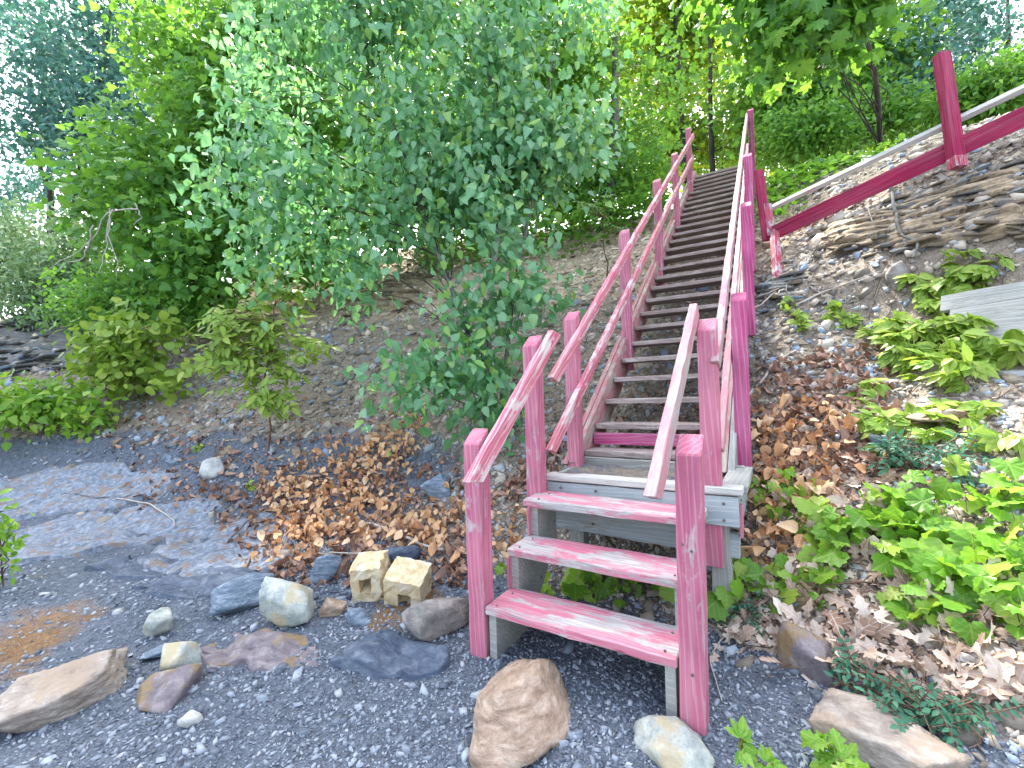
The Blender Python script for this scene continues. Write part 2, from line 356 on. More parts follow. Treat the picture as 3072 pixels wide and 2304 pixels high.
gx = CAM[0]-np.sin(AA)*RR; gy = CAM[1]+np.cos(AA)*RR
gz = height(gx, gy); gz[0] = gz[0].mean()
na, nr = len(ang), len(rad)
ii = np.arange(nr-1)[:, None]*na; jj = np.arange(na)[None]; j2 = (jj+1) % na
quads = np.stack([ii+jj, ii+na+jj, ii+na+j2, ii+j2], -1).reshape(-1, 4)[:, ::-1]
bm_, tn_, ru_ = masks(gx.ravel(), gy.ravel())
me = mesh('ground', np.stack([gx.ravel(), gy.ravel(), gz.ravel()], -1), quads, GROUND, True, None, {'beach': bm_, 'tan': tn_, 'rust': ru_})
tag(obj('ground', me), 'sloping bank of shale scree above a gravel beach', None, None, 'structure')
# ------------------------------------------------------------------ boards
def board_mesh(name, L, w, t, mat, c=.003, sh0=(0, 0), sh1=(0, 0), taper_end=0, jit=.0012, n=None):
    """long axis X from 0 to L, width Y, thickness Z centred; sh = shear of the end planes along (Y, Z)"""
    n = n or max(3, int(L/.09))
    st = np.concatenate([[0, c/L], np.linspace(0, 1, n)[1:-1], [1-c/L, 1]])
    hw, ht = w/2, t/2
    sec = np.array([(-hw+c, -ht), (hw-c, -ht), (hw, -ht+c), (hw, ht-c), (hw-c, ht), (-hw+c, ht), (-hw, ht-c), (-hw, -ht+c)])
    V = []; lr = np.random.default_rng(abs(hash(name)) % 999+int(L*1000))
    lr = np.random.default_rng(int(L*1e4)+int(w*1e5))
    for k, s in enumerate(st):
        sc = 1-c/max(hw, ht) if k in (0, len(st)-1) else 1
        e = sec*np.array([1-(1-sc)*1.0, 1-(1-sc)*max(hw, ht)/ht]) if sc != 1 else sec
        e = e+lr.normal(0, jit, e.shape)*(0 if k in (0, 1, len(st)-2, len(st)-1) else 1)
        x = s*L+e[:, 0]*(sh0[0]*(1-s)+sh1[0]*s)+e[:, 1]*(sh0[1]*(1-s)+sh1[1]*s)
        V.append(np.c_[x, e])
    V = np.concatenate(V); m = len(st); Fc = []
    for k in range(m-1):
        for j in range(8): Fc.append((k*8+j, k*8+(j+1) % 8, (k+1)*8+(j+1) % 8, (k+1)*8+j))
    Fc.append(tuple(range(7, -1, -1))); Fc.append(tuple((m-1)*8+j for j in range(8)))
    return mesh(name, V, Fc, mat)
def board(name, A, B, w, t, mat, parent, side=(1, 0, 0), **kw):
    """board from A to B (centre line); side = direction of the thickness t"""
    A = np.asarray(A, float); B = np.asarray(B, float); X = nrm(B-A); Z = np.asarray(side, float); Z = nrm(Z-X*(Z@X)); Y = np.cross(Z, X)
    base = np.asarray(parent.location) if parent is not None else np.zeros(3)
    M = np.eye(4); M[:3, 0] = X; M[:3, 1] = Y; M[:3, 2] = Z; M[:3, 3] = A-base
    return obj(name, board_mesh(name, float(np.linalg.norm(B-A)), w, t, mat, **kw), parent, M)
W4 = .089; T2 = .038
def post(x, y, z0, z1, mat, parent, lean=(0, 0), w=W4, name='post', top=.78):
    """x = left face, y = front face"""
    return board(name, (x+w/2, y+w/2, z0), (x+w/2+lean[0], y+w/2+lean[1], z1+w/2*top), w, w, mat, parent, (1, 0, 0), c=.005, sh1=(-top, 0))
XL = -.845
# ---- lower steps
low = tag(empty('lower_steps', (-.42, .35, 0)), 'short flight of three worn pink treads between pink posts, at the foot of the stairs', 'steps')
post(XL-W4, 0, -.12, .942, PINK, low, (-.012, 0)); post(0, 0, -.06, .942, PINK, low, (.012, 0))
post(XL-W4, .59, .40, 1.445, PINK, low, (-.006, 0)); post(0, .71, .285, 1.462, PINK, low)
for y, z, x0, x1 in ((0, .1995, XL+.002, -.002), (.213, .398, XL-.004, .03), (.434, .590, XL-.03, .03)):
    board('tread', (x0, y+.119, z-.019), (x1, y+.119, z-.019), .238, T2, PINKT, low, (0, 0, 1), c=.005, jit=.0018)
# handrails with plumb-cut ends
sl = .84; k = sl
board('handrail', (XL+.019, -.09, .787), (XL+.019, .80, .787+.89*sl), W4, T2, PINKR, low, (1, 0, 0), sh0=(-sl, 0), sh1=(-sl, 0), c=.004)
board('handrail', (-.019, -.215, .828), (-.019, .80, .828+1.015*.745), W4, T2, WHITER, low, (1, 0, 0), sh0=(-.745, 0), sh1=(-.3, 0), c=.004)
def saw(name, x, pts, mat, parent, t=T2):
    base = np.asarray(parent.location); n = len(pts)
    V = [(x-base[0], y-base[1], z-base[2]) for y, z in pts]+[(x+t-base[0], y-base[1], z-base[2]) for y, z in pts]
    Fc = [tuple(range(n)), tuple(range(2*n-1, n-1, -1))]+[(i, i+n, (i+1) % n+n, (i+1) % n) for i in range(n)]
    return obj(name, mesh(name, V, Fc, mat), parent)
sawpts = [(.02, -.08), (.02, .158), (.232, .158), (.232, .356), (.452, .356), (.452, .548), (.685, .548), (.685, .32), (.30, -.08)]
saw('stringer', XL+.012, sawpts, GREY, low); saw('stringer', -.05, sawpts, GREY, low)
board('riser_cleat', (XL+.006, .226, .202), (XL+.006, .226, .357), .05, .012, PINK, low, (1, 0, 0))
board('riser_cleat', (XL+.006, .447, .400), (XL+.006, .447, .550), .06, .012, PINK, low, (1, 0, 0))
# ---- landing
lan = tag(empty('landing', (-.35, 1.0, .2)), 'low grey timber landing filled with dark gravel between the two flights', 'landing')
board('deck_plank', (XL-.02, .745, .663), (.185, .735, .672), .10, .036, GREYP, lan, (0, 0, 1), c=.005)
board('joist', (XL-.015, .722, .565), (.165, .712, .572), .145, T2, GREYB, lan, (0, 1, 0))
board('joist', (XL-.01, .80, .405), (.16, .79, .385), .12, T2, GREYB, lan, (0, 1, 0))
board('joist', (XL-.02, 1.33, .60), (.16, 1.32, .60), .19, T2, GREY, lan, (0, 1, 0))
board('side_joist', (XL-.05, .745, .54), (XL-.05, 1.34, .55), .19, T2, GREY, lan, (1, 0, 0))
board('side_joist', (.145, .795, .555), (.145, 1.42, .565), .185, T2, GREYB, lan, (1, 0, 0))
board('side_cleat', (.171, .76, .44), (.171, .76, .60), .05, .014, PINK, lan, (1, 0, 0))
board('corner_plank', (.14, .79, .664), (.14, 1.36, .668), .12, .037, GREY, lan, (0, 0, 1))
board('leg', (.075, .80, -.06), (.07, .80, .60), W4, W4, GREY, lan, (1, 0, 0)); board('leg', (XL+.12, .86, -.06), (XL+.12, .86, .60), W4, W4, GREY, lan, (1, 0, 0))
fx, fy = np.meshgrid(np.linspace(XL-.03, .14, 40), np.linspace(.79, 1.33, 24)); fz = .63+fbm(fx*7, fy*7, 4, 31)*.05+.02*(fy-.8)
q = (np.arange(23)[:, None]*40+np.arange(39)[None]).ravel(); Fq = np.stack([q, q+1, q+41, q+40], -1)
tag(obj('gravel_fill', mesh('gravel_fill', np.stack([fx.ravel(), fy.ravel(), fz.ravel()], -1)-np.asarray(lan.location), Fq, GROUND, True, None, {'beach': np.ones(960)*.5, 'tan': np.zeros(960), 'rust': np.zeros(960)}), lan), kind='stuff')
# ---- upper flight
up = tag(empty('long_staircase', (-.4, 4.5, 2.2)), 'long steep open-riser timber staircase with pink rails climbing the bank', 'staircase')
UX, UY, UZ, RUN, RISE = -.882, 1.355, .7334, .2508, .1787
UTH, URO = .0081, .0113
def upx(y): return -(y-UY)*UTH
for i in range(27):
    y = UY+RUN*i; z = UZ+RISE*i; dx = upx(y)
    jit = rng.normal(0, .004, 3)
    board('tread', (UX+dx+.004, y+.118+jit[0], z-.019+jit[1]), (.028+dx, y+.118+jit[0]+.007, z-.019+.0103+jit[2]), .236, T2, DKTREAD, up, (0, 0, 1), c=.004)
board('riser', (UX+.01, UY+.205, UZ+.068), (.02, UY+.21, UZ+.075), .085, .03, MAGENTA, up, (0, 1, 0))
board('riser', (UX+.03, UY+.06, UZ-.12), (.02, UY+.06, UZ-.12), .16, T2, GREY, up, (0, 1, 0))
SLO = RISE/RUN
def slope_line(x, y0, y1, dz): return (x+upx(y0), y0, UZ+(y0-UY)*SLO+dz), (x+upx(y1), y1, UZ+(y1-UY)*SLO+dz)
for x, mat, dz, y0 in ((UX-.020, STRING, -.105, 1.36), (UX-.064, STRING, -.10, 1.34), (.052, STRING, -.105, 1.36), (.094, GREY, -.11, 1.34)):
    a, b = slope_line(x, y0-.02, 8.2, dz); board('stringer', a, b, .285, T2, mat, up, (1, 0, 0), sh0=(-SLO, 0), sh1=(-SLO, 0))
for y, zb, zt in ((1.19, .56, 1.672), (2.57, 1.35, 2.675), (4.12, 2.45, 3.79), (5.48, 3.4, 4.745), (6.93, 4.4, 5.86)):
    post(-.934-.003+upx(y)*.3, y, zb, zt, PINK, up, (rng.normal(0, .008), 0))
for x, y, zb, zt in ((.100, 1.47, .57, 1.716), (.100, 2.94, 1.63, 2.824), (.084, 4.22, 2.5, 3.86), (.055, 6.9, 4.3, 5.84)):
    post(x, y, zb, zt, MAGENTA, up, (0, 0))
def rail(x0, x1, y0, z0, y1, z1, w, mat, shear=.72, name='handrail'):
    board(name, (x0, y0, z0-w*.6), (x1, y1, z1-w*.6), w, T2, mat, up, (1, 0, 0), sh0=(-shear, 0), sh1=(-shear, 0), c=.004)
rail(-.826, -.862, .76, 1.287, 7.25, 5.93, .074, PINKR); rail(-.826, -.862, .70, .862, 7.1, 5.45, .072, PINKR, name='mid_rail')
rail(.081, .036, .72, 1.335, 7.2, 5.98, .078, WHITER); rail(.081, .040, .78, .90, 6.9, 5.30, .074, WHITER, name='mid_rail')
# chain hung on the top right post
chain = tag(empty('chain', (.075, 6.88, 5.4)), 'dark rusty chain hanging down the top right stair post', 'chain')
for i in range(9):
    th = np.linspace(0, 2*np.pi, 11); c0 = np.array([.075, 6.885, 5.62-.052*i])
    ringp = np.stack([np.sin(th)*.014*(1 if i % 2 else .25), -.006+np.sin(th)*.014*(.25 if i % 2 else 1), np.cos(th)*.033], -1)+c0
    tb = Tubes(); tb.add(ringp, .0055, .0055, 5)
    obj('chain_link', tb.mesh('chain_link', METAL, chain.location), chain)
# ---- second railing on the right bank
rr = empty('bank_railing', ground(2050, 420)); tag(rr, 'crimson stringer board with leaning post and bleached rail crossing the shale bank on the right', 'railing')
Dl, Dr = 5.6, 3.95
def rp(u, v):
    f = (u-1680)/(2212-1680); inv = (1/Dl)*(1-f)+(1/Dr)*f; return at(u, v, 1/inv)
a, b = rp(1672, 503), rp(2400, 165); board('stringer', a, b, .175, T2, CRIMSON, rr, CF, c=.004)
back = CF*.12
board('rail', rp(1664, 448)+back, rp(2400, 98)+back, .05, .07, GREYP, rr, CF*.5+np.array([0, 0, .3]))
p0, p1 = rp(2053, 368), rp(2019, 128); board('post', p0-CF*.07, p1-CF*.07, .115, W4, CRIMSON, rr, CF, c=.006)
board('post_foot', p0-CF*.072+(p0-p1)*.01, p0-CF*.072+(p0-p1)*-.08, .117, W4+.004, CRIMWORN, rr, CF, c=.004)
board('bracket_board', rp(1655, 522)-CF*.03, rp(1636, 370)-CF*.03, .12, T2, CRIMSON, rr, CF)
board('bracket_board', rp(1668, 508)+CF*.02, rp(1659, 440)+CF*.02, .10, T2, CRIMWORN, rr, CF)
s0 = ground(1682, 622); sdir = rp(1668, 505)
board('stake', s0-np.array([0, 0, .08]), sdir-CF*.05, .085, W4*.8, CRIMWORN, rr, CF, c=.004)
# ---- platform at the right edge
pl = ground(2150, 735, .06); plat = tag(empty('plank_platform', pl), 'weathered grey plank panel lying on the slope, half hidden by creepers at the right edge', 'platform')
at0, at1 = ground(2046, 690), ground(2098, 742); nn_ = nrm(gnormal(at0[0], at0[1])); ax = nrm(ground(2205, 662)-at0); ax = nrm(ax-nn_*(ax@nn_)*.7)
at0 = at0+nn_*.13; at1 = at0+nrm((at1-at0)-nn_*((at1-at0)@nn_))*.46
for i in range(4):
    q0 = at0+(at1-at0)*(i/3.0); board('plank', q0+ax*rng.uniform(-.02, .02), q0+ax*2.0, .142, .035, GREY, plat, nn_, c=.004)
board('beam', at0+ax*.03-nn_*.075+(at1-at0)*-.12, at0+ax*.03-nn_*.075+(at1-at0)*1.12, .11, T2, STRING, plat, ax)
board('beam', at0+ax*1.7-nn_*.075+(at1-at0)*-.12, at0+ax*1.7-nn_*.075+(at1-at0)*1.12, .11, T2, STRING, plat, ax)
# nails and bolts
bt = None
def bolts(parent, pts, r=.006, d=(0, -1, 0)):
    d = np.asarray(d, float); off = np.asarray(parent.location)
    for p in pts:
        p = np.asarray(p, float); tb_ = [p-d*.002, p+d*.004, p+d*.0055]; t = TubesB(); t.add(tb_, r, r*.6)
        obj('bolt', t.mesh('bolt', METAL, off), parent)
class TubesB:
    def add(s, p, r0, r1):
        th = np.linspace(0, 2*np.pi, 8, endpoint=False); p = np.array(p); t = nrm(p[-1]-p[0]); a = nrm(np.cross(t, [.3, .5, .8])); b_ = np.cross(t, a)
        s.V = np.concatenate([q+(r0 if i < 2 else r1)*(np.cos(th)[:, None]*a+np.sin(th)[:, None]*b_) for i, q in enumerate(p)])
        s.F = [(k*8+j, k*8+(j+1) % 8, (k+1)*8+(j+1) % 8, (k+1)*8+j) for k in (0, 1) for j in range(8)]+[tuple(16+j for j in range(8))]
    def mesh(s, name, mat, off): return mesh(name, s.V-off, s.F, mat)
bolts(low, [(x, y, z+.0005) for y, z in ((.03, .1995), (.17, .1995), (.25, .398), (.39, .398), (.47, .59), (.60, .59)) for x in (XL+.05, -.05)], .005, (0, 0, 1))
bolts(low, [(.042, .04, .945)], .007, (0, 0, 1)); bolts(low, [(.03, -.001, .62), (.06, -.001, .60), (.05, -.001, .16)], .005)
bolts(lan, [(x, .692, z) for x in (XL+.08, -.55, -.2, .1) for z in (.53, .61)], .007); bolts(lan, [(x, .765, .40) for x in (-.6, -.12, .1)], .008)
bolts(lan, [(.1645, y, z) for y in (.84, 1.2) for z in (.51, .60)], .007, (1, 0, 0))
bolts(rr, [rp(u, v)-CF*.055 for u, v in ((1650, 445), (1647, 420), (1652, 480), (1655, 505), (1640, 385))], .008, -CF)
# ------------------------------------------------------------------ leaves
def leaf_shape(outline, curl=.12, fold=.18, droop=.15, mid=None):
    """outline: right half from base to tip [(x,y)...]; returns V, quads/tris as triangles; folded along the midrib"""
    R_ = [(x, y) for x, y in outline]; n = len(R_)
    mids = [(0.0, y) for x, y in R_]
    V = []
    for x, y in R_: V.append((x, y, abs(x)*fold-curl*0-droop*y*y+curl*math.sin(y*5+x*4)*abs(x)))
    for x, y in R_: V.append((-x, y, abs(x)*fold-droop*y*y+curl*math.sin(y*5-x*4)*abs(x)))
    for x, y in mids: V.append((0, y, -droop*y*y))
    Fc = []
    for i in range(n-1):
        a, b, c, d = 2*n+i, i, i+1, 2*n+i+1
        Fc += [(a, b, c), (a, c, d)]
        a, b, c, d = 2*n+i, n+i, n+i+1, 2*n+i+1
        Fc += [(a, c, b), (a, d, c)]
    V = np.array(V); good = []
    for f in Fc:
        p = V[list(f)]
        if np.linalg.norm(np.cross(p[1]-p[0], p[2]-p[0])) > 1e-5: good.append(f)
    return V, np.array(good)
def fan_shape(outline, centre=(0, .35), fold=.1, droop=.2, wave=.06):
    """star-like leaf from a full right-half outline, mirrored, fanned from centre"""
    R_ = list(outline); L_ = [(-x, y) for x, y in reversed(R_) if abs(x) > 1e-6]
    P = R_+L_; n = len(P)
    V = [(centre[0], centre[1], 0)]+[(x, y, abs(x)*fold-droop*(x*x+(y-.3)**2)+wave*math.sin(i*2.1)) for i, (x, y) in enumerate(P)]
    return np.array(V, float), np.array([(0, i+1, (i+1) % n+1) for i in range(n)])
SH = {}
SH['ovate'] = [leaf_shape([(0, 0), (.30, .12), (.36, .34), (.22, .66), (0, 1)], .1*k, .15+.1*k, .1+.15*k) for k in (0, 1, 2, -1)]
SH['small'] = [(np.array([(0, 0, 0), (.30, .38, .06*k), (0, 1, -.12), (-.30, .38, .05), (0, .4, -.04)], float), np.array([(0, 1, 4), (1, 2, 4), (0, 4, 3), (4, 2, 3)])) for k in (1, 2, -1)]
SH['leaflet'] = [leaf_shape([(0, 0), (.16, .15), (.25, .45), (.16, .75), (0, 1)], .1*k, .2, .15+.1*k) for k in (0, 1, 2)]
SH['round'] = [leaf_shape([(0, 0), (.34, .10), (.46, .42), (.34, .78), (0, .98)], .08*k, .12, .1+.08*k) for k in (0, 1, 2)]
grape = [(0, .06), (.16, -.07), (.34, -.06), (.42, .10), (.54, .14), (.50, .28), (.60, .42), (.46, .50), (.44, .62), (.30, .62), (.24, .76), (.12, .84), (0, 1.0)]
SH['grape'] = [fan_shape(grape, (0, .30), .12*k, .18+.1*k, .03*k) for k in (1, 2, -1, 3)]
maple = [(0, .08), (.10, .02), (.42, -.06), (.30, .12), (.62, .22), (.52, .34), (.74, .56), (.50, .54), (.46, .66), (.26, .52), (.30, .80), (.16, .78), (0, 1.05)]
SH['maple'] = [fan_shape(maple, (0, .30), .1*k, .15+.1*k, .03*k) for k in (1, 2, -1)]
oak = [(0, 0), (.06, .10), (.22, .16), (.09, .26), (.32, .40), (.12, .48), (.34, .66), (.14, .72), (.18, .88), (0, 1.0)]
oak = [(0, 0), (.05, .12), (.20, .17), (.10, .28), (.13, .33), (.30, .42), (.14, .52), (.18, .58), (.31, .68), (.16, .76), (.17, .86), (0, 1.0)]
SH['oak'] = [leaf_shape(oak, .35*k, .25*k, .45*k) for k in (1, .4, -.8, 1.6)]
SH['dry'] = [leaf_shape([(0, 0), (.28*w, .14), (.40*w, .38), (.34*w, .55), (.20*w, .80), (0, .95)], .6*k, .4+.5*k, .55*k) for k, w in ((.5, 1), (1, .8), (1.7, 1.1), (-.7, 1), (2.2, .7), (-1.4, .9))]
LO = {}
LO['ovate'] = [leaf_shape([(0, 0), (.35, .24), (.23, .64), (0, 1)], .1*k, .15+.1*k, .1+.15*k) for k in (0, 1, 2, -1)]
LO['leaflet'] = [leaf_shape([(0, 0), (.23, .3), (.18, .7), (0, 1)], .1*k, .2, .15+.1*k) for k in (0, 1, 2)]
LO['round'] = [leaf_shape([(0, 0), (.44, .3), (.36, .76), (0, .98)], .08*k, .12, .1+.08*k) for k in (0, 1, 2)]
maple_lo = [(0, .0), (.36, -.02), (.64, .28), (.44, .42), (.28, .78), (0, 1.02)]
LO['maple'] = [fan_shape(maple_lo, (0, .32), .12*k, .15+.1*k, .08*k) for k in (1, 2, -1)]
def frames(Td, Nd):
    T_ = nrm(Td); N_ = nrm(Nd-T_*np.sum(Nd*T_, -1, keepdims=True)); B_ = np.cross(T_, N_)
    return B_, T_, N_
def leaves_joined(name, shape, mat, P, Td, Nd, S, parent=None, off=None):
    shapes = LO.get(shape, SH[shape])
    B_, T_, N_ = frames(Td, Nd); off = np.zeros(3) if off is None else np.asarray(off)
    var = rng.integers(0, len(shapes), len(P)); Vs = []; Fs = []; Ts = []; LX = []; LY = []; n0 = 0
    for k, (V, Fc) in enumerate(shapes):
        i = np.nonzero(var == k)[0]
        if not len(i): continue
        s = S[i][:, None, None]
        W = P[i][:, None]-off+s*(V[None, :, :1]*B_[i][:, None]+V[None, :, 1:2]*T_[i][:, None]+V[None, :, 2:]*N_[i][:, None])
        m = len(V); Vs.append(W.reshape(-1, 3)); Fs.append((Fc[None]+(np.arange(len(i))*m)[:, None, None]).reshape(-1, 3)+n0); n0 += m*len(i)
        Ts.append(np.repeat(rng.random(len(i))*.97, m)); LX.append(np.tile(V[:, 0], len(i))); LY.append(np.tile(V[:, 1], len(i)))
    return mesh(name, np.concatenate(Vs), np.concatenate(Fs), mat, False, np.concatenate(Ts), {'lx': np.concatenate(LX), 'ly': np.concatenate(LY)})
_lm = {}
def leaf_meshes(shape, mat):
    if (shape, mat.name) not in _lm:
        _lm[(shape, mat.name)] = [mesh('leaf', V, Fc, mat, False, np.zeros(len(V)), {'lx': V[:, 0], 'ly': V[:, 1]}) for V, Fc in SH[shape]]
    return _lm[(shape, mat.name)]
NP_LEAF = [0]
def add_leaves(root, shape, mat, P, Td, Nd, S, singles=300, name='leaf', rest='leaves'):
    """the leaves that show largest as parts of their own, the rest as one stuff part"""
    P = np.asarray(P, float); S = np.asarray(S, float)
    off = np.asarray(root.location, float)
    u, v, z = project(P); vis = (u > -20) & (u < 2232) & (v > -20) & (v < 1680) & (z > .3)
    score = np.where(vis, S/np.maximum(z, .3), 0)*(1+rng.random(len(P))*.3)
    # nearer than its neighbours in the crown: it is in front, so it shows
    order = np.argsort(-score)[:singles]; order = order[score[order] > 0]
    B_, T_, N_ = frames(Td, Nd); me = leaf_meshes(shape, mat)
    for i in order:
        R3 = np.eye(4); R3[:3, 0] = B_[i]*S[i]; R3[:3, 1] = T_[i]*S[i]; R3[:3, 2] = N_[i]*S[i]; R3[:3, 3] = P[i]-off
        obj(name, me[rng.integers(0, len(me))], root, R3)
    NP_LEAF[0] += len(order)
    keep = np.ones(len(P), bool); keep[order] = False
    if keep.any():
        o = obj(rest, leaves_joined(rest, shape, mat, P[keep], np.asarray(Td)[keep], np.asarray(Nd)[keep], S[keep], root, off), root)
        tag(o, kind='stuff')
def ell(u, v, ru, rv, D, rz):                              # crown lobe: where it stands, its three radii in metres
    return (at(u, v, D), ru*D/PX, rv*D/PX, rz)
def clusters(ells, n, hollow=.55, ymin=None):
    vol = np.array([e[1]*e[2]*e[3]**.5 for e in ells]); vol = vol*(1+0*vol); k = rng.choice(len(ells), n, p=vol/vol.sum()); out = np.zeros((n, 3)); dirs = np.zeros((n, 3))
    d = nrm(rng.normal(0, 1, (n, 3))); r = hollow+(1-hollow)*rng.random(n)**.7
    r = np.where(rng.random(n) < .25, r*rng.random(n), r)
    for i in range(n):
        c, a, b, e = ells[k[i]]; out[i] = c+r[i]*(CR*d[i, 0]*a+CU*d[i, 1]*b+CF*d[i, 2]*e)
        dirs[i] = CR*d[i, 0]*a+CU*d[i, 1]*b+CF*d[i, 2]*e
    return out, nrm(dirs)
def foliage(ells, ncl, per, clr, size, droop=.5, up=.5, outw=.5, flat=1.0, hollow=.5, gap=0):
    C, Dn = clusters(ells, ncl, hollow)
    if gap:                                                # thinner where a slow noise is low: holes through the crown
        kx = fbm(C@CR*gap+3, C@CU*gap+C@CF*gap*.6, 3, 40); keep = kx > -.10; C, Dn = C[keep], Dn[keep]
    n = len(C)*per; off = rng.normal(0, 1, (n, 3))*clr*np.array([1, 1, flat])
    P = np.repeat(C, per, 0)+off; Do = np.repeat(Dn, per, 0)
    Td = Do*outw+rng.normal(0, .55, (n, 3))+np.array([0, 0, -droop])
    Nd = np.array([0, 0, up])+rng.normal(0, .55, (n, 3))+Do*.45-CF*.40
    S = size*(.65+.7*rng.random(n))
    return C, P, Td, Nd, S
def limbs(root, C, trunk_pts, r0, mat, n=60, rt=.012, name='branch'):
    off = root.location; tp = np.asarray(trunk_pts); tb = Tubes()
    for c in C[rng.permutation(len(C))[:n]]:
        low_ = tp[tp[:, 2] < c[2]-.1]; low_ = low_ if len(low_) else tp[:1]
        d = np.linalg.norm(low_-c, axis=1); i = np.argmin(d+.0)
        st = low_[max(0, i-int(rng.integers(0, 3)))]
        L = np.linalg.norm(c-st); tb.add(wander(st, c, 7, .10, .06), rt*(.4+.25*L), .0025, 5)
    if tb.V: tag(obj('twigs' if name == 'branch' else name, tb.mesh('twigs', mat, off), root), kind='stuff')
def trunk(root, pts, r0, r1, mat, sides=12, name='trunk'):
    pts = np.asarray(pts, float); t = np.linspace(0, 1, len(pts)); tt = np.linspace(0, 1, 22)
    q = np.stack([np.interp(tt, t, pts[:, k]) for k in range(3)], -1); q[:, :2] += np.cumsum(rng.normal(0, r0*.10, (22, 2)), 0)
    tb = Tubes(); tb.add(q, r0, r1, sides, .8, .03); 
    obj(name, tb.mesh(name, mat, root.location), root); return q
def on_ground_uvD(u, v, D):
    p = at(u, v, D); return np.array([p[0], p[1], height(p[0], p[1])])
# ------------------------------------------------------------------ birch in front of the bank
bp = on_ground_uvD(1062, 880, 4.5); bp[2] -= .05
birch = tag(empty('birch_tree', bp), 'broad birch with drooping glossy blue green leaves left of the stairs', 'tree')
EB = [ell(930, 300, 290, 230, 5.0, .8), ell(780, 60, 300, 160, 5.1, .8), ell(1085, 130, 180, 200, 5.0, .6), ell(620, 420, 150, 170, 4.7, .5), ell(560, 300, 110, 130, 4.8, .4),
      ell(720, 570, 130, 70, 4.6, .4), ell(830, 480, 130, 90, 4.7, .4), ell(1060, 440, 170, 80, 4.7, .5), ell(1155, 330, 85, 110, 4.9, .4), ell(1090, 590, 130, 70, 4.4, .35), ell(1020, 690, 120, 70, 4.3, .35),
      ell(960, 800, 130, 60, 4.2, .3), ell(1050, 870, 105, 55, 4.15, .3), ell(800, 868, 50, 28, 4.2, .2), ell(900, -180, 430, 170, 5.2, .9), ell(1120, 790, 50, 50, 4.3, .2), ell(880, 800, 110, 60, 4.2, .25), ell(1000, 780, 120, 80, 4.3, .3), ell(1150, 660, 90, 70, 4.4, .3)]
EB = [e for c_ in EB for e in [(c_[0], c_[1]*.8, c_[2]*.8, c_[3])]*1]+[(c_[0]+CR*c_[1]*rng.uniform(-1, 1)+CU*c_[2]*rng.uniform(-.9, .9), c_[1]*.42, c_[2]*.4, c_[3]*.8) for c_ in EB for _ in range(3)]
Cb, P, Td, Nd, S = foliage(EB, 1500, 13, .13, .104, .75, .35, .4, 1.5, .25)
add_leaves(birch, 'ovate', L_BIRCH, P, Td, Nd, S)
t1 = trunk(birch, [bp, at(1050, 700, 4.6), at(1085, 420, 5.0), at(1050, 120, 5.2), at(1000, -250, 5.3)], .05, .012, BARKP)
t2 = trunk(birch, [bp+np.array([-.05, 0, 0]), at(1010, 720, 4.5), at(900, 420, 4.9), at(800, 120, 5.1), at(740, -120, 5.2)], .035, .008, BARK, 9)
t3 = trunk(birch, [bp+np.array([.05, .04, 0]), at(1110, 640, 4.6), at(1180, 300, 5.0), at(1210, 0, 5.1)], .03, .008, BARK, 9)
limbs(birch, Cb, np.concatenate([t1, t2, t3]), .05, BARKD, 190, .008)
# ------------------------------------------------------------------ trees and bushes of the left half
def plant(name, label, cat, base, ells, ncl, per, clr, size, shape, leaf, barkm, r0, tops, group=None, singles=300, nl=60, **kw):
    r_ = tag(empty(name, base), label, cat, group)
    C, P, Td, Nd, S = foliage(ells, ncl, per, clr, size, **kw)
    add_leaves(r_, shape, leaf, P, Td, Nd, S, singles)
    tp = []
    for k, tpts in enumerate(tops):
        tp.append(trunk(r_, [base]+list(tpts), r0*(1 if k == 0 else .7), r0*.25, barkm, 9 if r0 < .08 else 14))
    limbs(r_, C, np.concatenate(tp), r0, barkm, nl, .010)
    return r_
def gb(u, v, D, dz=.08):
    p = on_ground_uvD(u, v, D); p[2] -= dz; return p
b = gb(470, 690, 8.2)
plant('maple_tree', 'dense bright green maple crown left of the birch over a dark hollow', 'tree', b,
      [ell(340, 470, 150, 150, 7.6, 1.2), ell(400, 590, 120, 75, 7.2, .8), ell(520, 320, 160, 200, 8.4, 1.2), ell(300, 340, 110, 90, 8, .9), ell(470, 150, 170, 160, 9, 1.3), ell(640, 80, 150, 150, 9.3, 1.2), ell(520, 560, 130, 60, 7.6, .6), ell(690, 480, 170, 130, 8, .8), ell(740, 300, 160, 140, 8.6, .9)],
      820, 26, .22, .12, 'maple', L_MAPLE, BARKD, .09, [[at(460, 500, 8.3), at(480, 250, 8.8), at(520, 0, 9.2)], [at(380, 480, 8), at(340, 330, 8)]], droop=.35, up=.7, outw=.5)
b = gb(130, 640, 15)
plant('shade_tree', 'tall dark blue green tree with ragged gaps, behind the maple at the upper left', 'tree', b,
      [ell(230, 330, 190, 110, 15, 2.2), ell(120, 110, 210, 110, 15, 2.2), ell(350, 90, 150, 130, 15.5, 2), ell(90, 270, 130, 80, 14.5, 1.8), ell(300, 210, 150, 100, 15, 2), ell(250, -60, 300, 110, 15, 2.2), ell(40, 430, 120, 60, 15, 1.8), ell(200, 440, 90, 60, 15, 1.5)],
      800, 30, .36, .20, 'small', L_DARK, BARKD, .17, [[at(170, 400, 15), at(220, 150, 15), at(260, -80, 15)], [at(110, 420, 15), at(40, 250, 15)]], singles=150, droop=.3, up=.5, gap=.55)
b = gb(60, 640, 10)
